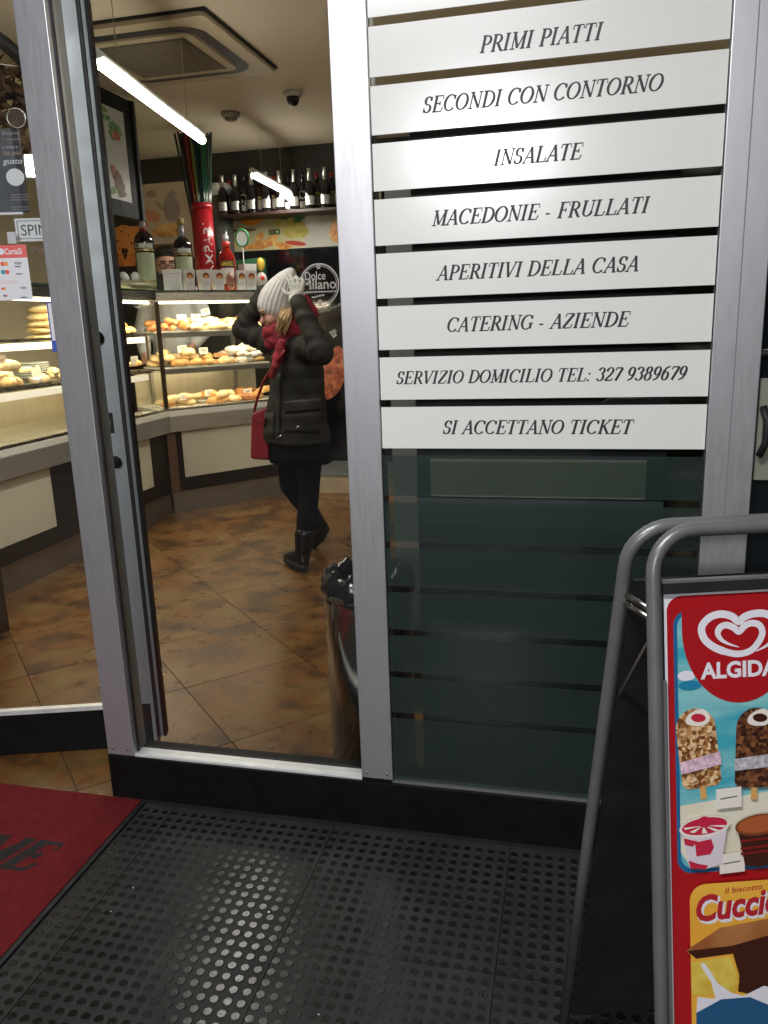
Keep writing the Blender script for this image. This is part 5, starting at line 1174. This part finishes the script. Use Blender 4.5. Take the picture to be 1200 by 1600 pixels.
mb = MB(); mb.capsule(cn+Vector((-.09, 0, -.09)), .10, cn+Vector((.09, .03, -.09)), .10); mb.capsule(cn+Vector((0, 0, -.12)), .17, ch, .19); mb.capsule(ch, .20, cp, .21); mb.capsule(cp, .21, cp+Vector((0, 0, -.25)), .23)
for a, b, c in ((cshL, ceL, cwL), (cshR, ceR, cwR)): mb.capsule(a, .09, b, .075); mb.capsule(b, .075, c, .055)
blob(mb, 'work_coat', COAT, ck, .013, 5)
# ================================================================== PAVEMENT SIGN (A-board)
A_ = Frame(.105, 1.06, 16.5); KF, KB_, ZTOP = .169, .231, 1.12
GREYT = mat('grey_enamel_tube', (.15, .15, .145), .34, .25, var=.08, vscale=12, bump=.15, bscale=40)
def BP(s, d, off=0.0): # front leaf: s along width, d down the leaf, off towards the viewer
    dn = (-A_.n*KF-Vector((0, 0, 1))).normalized(); nn = (-A_.n+Vector((0, 0, KF))).normalized(); return A_.o+A_.u*s+Vector((0, 0, ZTOP))+dn*d+nn*off
def BB(s, d, off=0.0):
    dn = (A_.n*KB_-Vector((0, 0, 1))).normalized(); nn = (A_.n+Vector((0, 0, KB_))).normalized(); return A_.o+A_.n*.026+A_.u*s+Vector((0, 0, ZTOP))+dn*d+nn*off
nF = (-A_.n+Vector((0, 0, KF))).normalized()
def bpx(x, y):
    q = onpl(x, y, BP(0, 0, .004), nF); v = q-BP(0, 0, .004); dn = (-A_.n*KF-Vector((0, 0, 1))).normalized(); return v.dot(A_.u), v.dot(dn)
ab = thing('pavement_sign', 'folding pavement sign with grey tube frame and red ice cream poster', 'sign', A_.p(.27, 0, 0))
def uframe(fn, Wd, Hh, r, name, sxo=0.0):
    pts = [fn(sxo, Hh)] + [fn(sxo, d) for d in (Hh*.5, r*1.3)]
    pts += [fn(sxo+r-r*math.cos(a), r-r*math.sin(a)) for a in [PI/2*k/8 for k in range(0, 9)]]
    pts += [fn(sxo+Wd-r+r*math.sin(a), r-r*math.cos(a)) for a in [PI/2*k/8 for k in range(0, 9)]] + [fn(sxo+Wd, d) for d in (r*1.3, Hh*.5, Hh)]
    return MB().tube(pts, .0100, 16).build(name, GREYT, ab, True)
WD = .44; uframe(BP, WD, 1.135, .057, 'front_tube'); uframe(BB, WD, 1.148, .057, 'rear_tube', -.020)
def bq(s0, s1, d0, d1, o0, o1, m, name, par=None, fn=BP, bev=0): return MB().hexa(fn(s0, d0, o0), fn(s1, d0, o0)-fn(s0, d0, o0), fn(s0, d1, o0)-fn(s0, d0, o0), fn(s0, d0, o1)-fn(s0, d0, o0)).build(name, m, par or ab, bevel=bev)
d_r = bpx(1100, 908)[1]; d_p = bpx(1100, 926)[1]
PLG = mat('grey_plastic_trim', (.11, .11, .105), .45)
bq(.012, WD-.012, d_r+.001, 1.05, -.008, -.001, BLACK, 'front_panel'); bq(-.008, WD-.03, d_r+.012, 1.07, -.008, -.001, BLACK, 'rear_panel', fn=BB)
bq(.010, WD-.010, d_r-.003, d_r+.0005, -.010, .006, GREYT, 'top_clip_rail'); bq(.0105, WD-.0105, d_r+.0006, d_p-.0005, -.0008, .006, BLACK, 'clip_channel')
sL = bpx(1036, 1100)[0]
cs0 = .0128
bq(cs0, sL, bpx(1040, 1063)[1], 1.05, .0002, .006, PLG, 'side_clip_rail'); bq(WD-.035, WD-.013, d_p, 1.05, .0002, .006, PLG, 'side_clip_rail'); bq(.02, WD-.02, 1.0505, 1.07, -.006, .006, PLG, 'bottom_clip_rail')
for d in (.105, .118): MB().tube([BP(-.002, d, -.006), BB(-.018, d, 0)], .0045, 8).build('hinge_bolt', STEEL, ab, True)
MB().hexa(BP(-.004, .15, -.010), A_.u*.002, (BB(-.006, .30, 0)-BP(-.004, .15, -.010)), (0, 0, .008)).build('hinge_strap', STEELD, ab)
# poster
PO = .0005
po = bq(cs0+.0005, WD-.0355, d_p, 1.048, .0002, PO, mat('poster_white', (.66, .66, .68), .25), 'poster')
def gloss(n, c, **k): return mat(n, c, .28, coat=.4, **k)
PR = gloss('poster_red', (.36, .010, .014)); PSEA = mat('poster_sea', (.05, .34, .42), .28, coat=.4, col2=(.22, .50, .50), vscale=7, stretch=(1, 1, 5)); PBLU = gloss('poster_blue', (.015, .12, .26)); PSAND = mat('poster_sand', (.62, .55, .38), .28, coat=.4, col2=(.70, .66, .52), vscale=6); PORA = mat('poster_orange', (.72, .30, .03), .28, coat=.4, col2=(.80, .46, .06), vscale=5); PWH = gloss('poster_print_white', (.72, .70, .74))
LAY = [0]
def pp(pts, m, name='print_shape', lay=None):
    """print polygon on the poster; pts as (s, d) in metres along the leaf"""
    if lay is None: LAY[0] += 1; lay = LAY[0]
    o = PO+.00008*lay; bm = bmesh.new(); V = [bm.verts.new(BP(s, d, o)) for s, d in pts]; f = bm.faces.new(V); bmesh.ops.triangulate(bm, faces=[f]); bmesh.ops.recalc_face_normals(bm, faces=bm.faces)
    me = bpy.data.meshes.new(name); bm.to_mesh(me); bm.free(); me.materials.append(m); ob = bpy.data.objects.new(name, me); COL.objects.link(ob); attach(ob, po); return ob
def px_(L): return [bpx(x, y) for x, y in L]
def rr(s0, s1, d0, d1, r, n=6):
    P = []
    for cx, cy, a in ((s1-r, d1-r, 0), (s0+r, d1-r, 90), (s0+r, d0+r, 180), (s1-r, d0+r, 270)): P += [(cx+r*math.cos(math.radians(a+90*i/n)), cy+r*math.sin(math.radians(a+90*i/n))) for i in range(n+1)]
    return P
def pel_(x, y, rx, ry, m, rot=0, wob=0, n=22, name='print_shape'):
    s, d = bpx(x, y); return pp([(s+(rx*(1+wob*math.sin(4*a+x)))*math.cos(a)*math.cos(rot)-ry*math.sin(a)*math.sin(rot), d+rx*math.cos(a)*math.sin(rot)+ry*(1+wob*math.sin(5*a))*math.sin(a)*math.cos(rot)) for a in [2*PI*k/n for k in range(n)]], m, name)
S0 = bpx(1044, 1000)[0]; dT = bpx(1100, 930)[1]; SE = WD-.055
sA = bpx(1054, 1000)[0]; d1_ = bpx(1100, 1365)[1]; d2_ = bpx(1100, 1378)[1]; dI = bpx(1060, 955)[1]
pp(rr(S0, SE+.012, dT, 1.035, .02), PR); 
pp(rr(sA, SE, dI, d1_, .02), PBLU); pp(rr(sA+.005, SE-.005, dI+.004, d1_-.006, .018), PSEA)
dS = bpx(1100, 1245)[1]; pp([(sA+.005, dS+.012), (.15, dS), (.3, dS-.012), (SE-.005, dS)] + [(SE-.005, d1_-.006), (sA+.02, d1_-.006), (sA+.005, d1_-.03)], PSAND)
for (x, y, a, b, m) in ((1074, 1057, .012, .007, PWH), (1080, 1072, .016, .007, gloss('poster_deep_sea', (.02, .20, .34)))): pel_(x, y, a, b, m)
# red disc with heart logo
lx, ly = bpx(1158, 990); RW = (bpx(1158, 1010)[0]-bpx(1067, 1010)[0]); dbm = bpx(1158, 1099)[1]
P = [(lx-RW, dT+.002)] ; dmid = bpx(1067, 985)[1]
P += [(lx-RW*math.cos(a), dmid+(dbm-dmid)*math.sin(a)) for a in [PI*k/24 for k in range(25)]] + [(lx+RW, dT+.002)]
pp(P, PR)
pxm = RW/91
def catmull(P, n=5):
    out = []
    for i in range(len(P)-1):
        p0, p1, p2, p3 = P[max(i-1, 0)], P[i], P[i+1], P[min(i+2, len(P)-1)]
        for k in range(n):
            t = k/n; out.append(tuple(.5*((2*p1[j])+(-p0[j]+p2[j])*t+(2*p0[j]-5*p1[j]+4*p2[j]-p3[j])*t*t+(-p0[j]+3*p1[j]-3*p2[j]+p3[j])*t**3) for j in (0, 1)))
    return out+[P[-1]]
HP = catmull([(835, 541), (920, 495), (982, 430), (998, 370), (960, 302), (890, 270), (810, 274), (750, 297), (712, 328), (660, 290), (580, 275), (500, 302), (447, 370), (465, 450), (530, 508), (620, 545), (712, 560), (800, 535), (858, 470), (882, 405), (858, 352), (800, 340), (750, 364), (714, 400), (680, 374), (630, 354), (585, 366), (562, 408), (585, 455), (640, 488), (715, 511)])
HP = [bpx(1000+x/4.57, 900+y/4.57) for x, y in HP]; LAY[0] += 1; bm = bmesh.new(); L = []; n = len(HP)-1
for i, (x, y) in enumerate(HP):
    a = HP[max(i-1, 0)]; b = HP[min(i+1, n)]; dx, dy = b[0]-a[0], b[1]-a[1]; l = math.hypot(dx, dy) or 1; q = i/n; ww = 11.5*pxm*min(1, .1+q*9, .1+(1-q)*8)*(1 if q < .5 else .88); o = PO+.00008*LAY[0]
    L.append((bm.verts.new(BP(x-dy/l*ww/2, y+dx/l*ww/2, o)), bm.verts.new(BP(x+dy/l*ww/2, y-dx/l*ww/2, o))))
for A, B in zip(L, L[1:]): bm.faces.new((A[0], A[1], B[1], B[0]))
bmesh.ops.recalc_face_normals(bm, faces=bm.faces); me = bpy.data.meshes.new('heart_logo'); bm.to_mesh(me); bm.free(); me.materials.append(PWH); ob = bpy.data.objects.new('heart_logo', me); COL.objects.link(ob); attach(ob, po)
def ptext(t, x, y, h, w, m, bold=.03, shear=0, al='CENTER', rot=0, lay=0):
    s, d = bpx(x, y); LAY[0] += 1; o = PO+.00008*LAY[0]; cr, sr = math.cos(rot), math.sin(rot)
    return sans(t, 'lettering', m, lambda a, b, c: BP(s+a*cr-b*sr, d-(a*sr+b*cr), o), h, w, bold, po, al, shear, 0)
ptext('ALGIDA', 1157, 1058, 24*pxm, 122*pxm, PWH, .035)
# nut-coated ice creams
def choc(name, c1, c2, c3):
    m = bpy.data.materials.new(name); m.use_nodes = True; nt = m.node_tree; N = nt.nodes; L = nt.links; b = N['Principled BSDF']; b.inputs['Roughness'].default_value = .35
    tc = N.new('ShaderNodeTexCoord'); v = N.new('ShaderNodeTexVoronoi'); v.inputs['Scale'].default_value = 190; L.new(tc.outputs['Object'], v.inputs['Vector']); cr = N.new('ShaderNodeValToRGB'); L.new(v.outputs['Color'], cr.inputs[0]); e = cr.color_ramp.elements
    e[0].position = .25; e[0].color = (*c1, 1); e[1].position = .85; e[1].color = (*c3, 1); x = e.new(.5); x.color = (*c2, 1); L.new(cr.outputs[0], b.inputs['Base Color']); return m
NUT = choc('poster_nut_coating', (.16, .05, .015), (.40, .19, .06), (.72, .50, .28)); CHO = choc('poster_chocolate', (.03, .010, .006), (.09, .03, .014), (.22, .09, .035)); STK = gloss('poster_stick', (.62, .34, .10)); CRM = gloss('poster_cream', (.76, .70, .62)); PDK = gloss('poster_dark_brown', (.05, .014, .008)); RSP = gloss('poster_raspberry', (.50, .02, .05))
NUTS = (gloss('poster_nut_pale', (.74, .55, .32)), gloss('poster_nut_mid', (.46, .24, .08)), gloss('poster_nut_dark', (.17, .06, .02))); CHOS = (gloss('poster_choc_pale', (.26, .11, .045)), gloss('poster_choc_mid', (.10, .035, .016)), gloss('poster_choc_dark', (.025, .008, .005)))
def bar(x, y, tilt, m, inner, lab):
    s, d = bpx(x, y); a = 25*pxm*1.25; h = 62*pxm*1.02; ct, st_ = math.cos(tilt), math.sin(tilt)
    def T(u, v): return (s+u*ct+v*st_, d-u*st_+v*ct)
    pp([T(-5*pxm, h*.9), T(5*pxm, h*.9), T(5*pxm, h*1.3), T(-5*pxm, h*1.3)], STK)
    P = [T(a*math.cos(t), -h+a-a*math.sin(t)) for t in [PI*k/10 for k in range(11)]] + [T(-a, h-8*pxm), T(-a+8*pxm, h), T(a-8*pxm, h), T(a, h-8*pxm)]
    pp(P, m)
    q = T(6*pxm, -h+16*pxm); pp([(q[0]+19*pxm*math.cos(t+.35)+5*pxm*math.sin(2*t)*.3, q[1]+13*pxm*math.sin(t)*(1+.06*math.sin(3*t))+3*pxm*math.cos(t)) for t in [2*PI*k/40 for k in range(40)]], CRM); pp([(q[0]+11.5*pxm*math.cos(t+.35), q[1]+6*pxm*math.sin(t)+3.2*pxm*math.cos(t)) for t in [2*PI*k/32 for k in range(32)]], inner)
    for q_ in range(34):
        u_, v_ = random.uniform(-a*.86, a*.86), random.uniform(-h*.45, h*.86); r_ = random.uniform(1.2, 3.2)*pxm
        pp([T(u_+r_*math.cos(t)*1.4, v_+r_*math.sin(t)) for t in (0, 1.1, 2.1, 3.2, 4.2, 5.2)], NUTS[q_ % 3] if m is NUT else CHOS[q_ % 3], 'nut_print', 40+q_ % 6)
    LAY[0] = max(LAY[0], 47)
    pp([T(-a-1*pxm, 17*pxm), T(a+1*pxm, 9*pxm), T(a+1*pxm, 30*pxm), T(-a-1*pxm, 36*pxm)], lab)
bar(1092, 1170, .10, NUT, RSP, mat('poster_pale_pink', (.62, .42, .50), .4, var=.3, vscale=160)); bar(1180, 1168, -.04, CHO, PDK, mat('poster_pale_grey', (.45, .42, .44), .4, var=.35, vscale=160)); bar(1268, 1168, .05, NUT, CRM, MATS['poster_pale_pink']); bar(1350, 1168, -.05, CHO, CRM, MATS['poster_pale_grey'])
for x, y in ((1138, 1247), (1143, 1348), (1230, 1247), (1320, 1247)):
    s, d = bpx(x, y); pp([(s-20*pxm, d-16*pxm), (s+20*pxm, d-18*pxm), (s+20*pxm, d+14*pxm), (s-20*pxm, d+16*pxm)], CRM); pp([(s-14*pxm, d-1*pxm), (s+13*pxm, d-4*pxm), (s+13*pxm, d-2*pxm), (s-14*pxm, d+1*pxm)], PLG)
# cups
def cup(x, y, body, top, k):
    s, d = bpx(x, y); w = 40*pxm
    pp([(s-w*.9, d-18*pxm), (s+w*.9, d-22*pxm), (s+w*.66, d+40*pxm), (s, d+46*pxm), (s-w*.62, d+42*pxm)], body)
    pp([(s+w*math.cos(t), d-22*pxm+17*pxm*math.sin(t)-3*pxm*math.cos(t)) for t in [2*PI*q/26 for q in range(26)]], CRM if k else gloss('poster_cup_rim', (.20, .05, .02)))
    pp([(s+w*.9*math.cos(t), d-23*pxm+13.5*pxm*math.sin(t)-3*pxm*math.cos(t)) for t in [2*PI*q/26 for q in range(26)]], top)
    if k:
        for q in range(5):
            a = PI*(.08+.21*q); pp([(s+3*pxm*math.cos(a+.9), d-24*pxm), (s+w*.84*math.cos(a+.14), d-24*pxm+12.5*pxm*math.sin(a+.14)), (s+w*.84*math.cos(a-.14), d-24*pxm+12.5*pxm*math.sin(a-.14))], CRM)
        pp([(s+11*pxm*math.cos(t), d-30*pxm+9*pxm*math.sin(t)) for t in [2*PI*q/14 for q in range(14)]], RSP)
        pp([(s-16*pxm, d+2*pxm), (s+10*pxm, d-2*pxm), (s+14*pxm, d+12*pxm), (s+8*pxm, d+22*pxm), (s-14*pxm, d+24*pxm)], RSP)
        pp([(s-w*.84, d-6*pxm), (s-w*.5, d-2*pxm), (s-w*.3, d+0*pxm), (s-w*.5, d+8*pxm), (s-w*.8, d+4*pxm)], RSP); pp([(s-w*.66, d+30*pxm), (s-w*.3, d+36*pxm), (s+w*.1, d+40*pxm), (s, d+46*pxm), (s-w*.6, d+43*pxm)], RSP)
    else:
        for q in (6, 18, 26): pp([(s-w*.8, d+(q-5)*pxm), (s+w*.8, d+(q-8)*pxm), (s+w*.78, d+(q-5)*pxm), (s-w*.78, d+(q-1)*pxm)], gloss('poster_dark_red', (.20, .015, .012)))
cup(1100, 1312, gloss('poster_cup_white', (.66, .58, .62)), RSP, True); cup(1186, 1308, PDK, gloss('poster_caramel', (.38, .10, .03)), False); cup(1275, 1308, MATS['poster_cup_white'], RSP, True); cup(1360, 1308, PDK, MATS['poster_caramel'], False)
# lower panel
sB = bpx(1076, 1450)[0]; pp(rr(sB, SE, d2_, 1.02, .022), PORA)
def cword(dx, dy, m, b): return ptext('Cucciolone', 1086+dx, 1436+dy, 40*pxm, 222*pxm, m, b, .22, 'LEFT', .05)
cword(1.5, 3, PWH, .06); cword(0, 0, gloss('poster_logo_red', (.42, .02, .03)), .035)
ptext('Il biscotto', 1130, 1393, 9*pxm, 60*pxm, MATS['poster_logo_red'], .01, .2, 'LEFT', .06)
BISC = mat('poster_biscuit', (.30, .10, .03), .3, coat=.4, col2=(.46, .20, .07), vscale=14)
pp([bpx(*q) for q in ((1070, 1481), (1122, 1446), (1200, 1431))]+[(SE, bpx(1200, 1415)[1]), (SE, bpx(1200, 1450)[1])]+[bpx(*q) for q in ((1200, 1457), (1140, 1476), (1074, 1487))], BISC)
pp([bpx(*q) for q in ((1071, 1482), (1140, 1474), (1200, 1457))]+[(SE, bpx(1200, 1450)[1]), (SE, bpx(1200, 1540)[1])]+[bpx(*q) for q in ((1200, 1556), (1150, 1545), (1152, 1520), (1142, 1486), (1085, 1494))], PDK)
YELB = mat('poster_yellow', (.62, .40, .04), .3, coat=.4, col2=(.72, .55, .10), vscale=40)
pp([bpx(*q) for q in ((1077, 1500), (1138, 1490), (1152, 1530), (1145, 1548), (1078, 1550))], YELB)
pp([bpx(*q) for q in ((1087, 1553), (1110, 1556), (1160, 1551), (1190, 1536), (1230, 1545), (1230, 1580), (1085, 1580))], PWH)
pp([bpx(*q) for q in ((1092, 1500), (1099, 1502), (1108, 1515), (1118, 1532), (1140, 1547), (1165, 1553), (1150, 1562), (1115, 1556), (1108, 1530), (1094, 1508))], PWH)
sl_, dl_ = bpx(1085, 1578); sh_, dh_ = bpx(1135, 1556)
pp([(sl_, dl_), (sh_-.01, dh_), (sh_+.03, dh_), (sh_+.07, dh_+.02), (SE, dh_+.025), (SE, 1.019), (sl_, 1.019)], gloss('poster_navy', (.02, .09, .20)))
# small litter on the rubber floor
for i, (x, y, r) in enumerate(((420, 1425, .0032), (208, 1387, .002), (173, 1424, .0018), (498, 1585, .002), (682, 1277, .002), (590, 1290, .0016))):
    c = onz(x, y, .004); o = MB().ball((0, 0, 0), (r, r*.8, r*.6), 8, 6).build('crumb', PAPER, None, True); o.location = c
    tag(o, ('largest white crumb on the studded rubber floor', 'tiny white crumb near the red doormat', 'tiny white crumb closest to the doormat edge', 'tiny white crumb in front of the pavement sign', 'tiny white speck by the black window base', 'tiny speck below the black base')[i], 'crumb')

# screws and rubber beads on the shopfront
for (x, z) in ((-1.335, .175), (-1.285, .175), (-.54, .178), (-.482, .178), (.31, .175), (.385, .175)):
    o = MB().lathe([(.004, 0), (.0038, .0012), (.002, .0018)], (0, 0, 0), 10).build('screw', STEELD, None, True); o.rotation_euler.x = PI/2; o.location = (x, FY-.0002, z); par = POSTS[0 if x < -1 else (1 if x < 0 else 2)]; attach(o, par)
for x0, x1, w_ in ((-1.2648, -1.2600, w1), (-.5600, -.5552, w1), (-.4656, -.4648, w2), (.2950, .2968, w2)):
    MB().box(x0, x1, FY+.019, FY+.025, .16, 2.6).build('glazing_bead', RUBBER, w_)
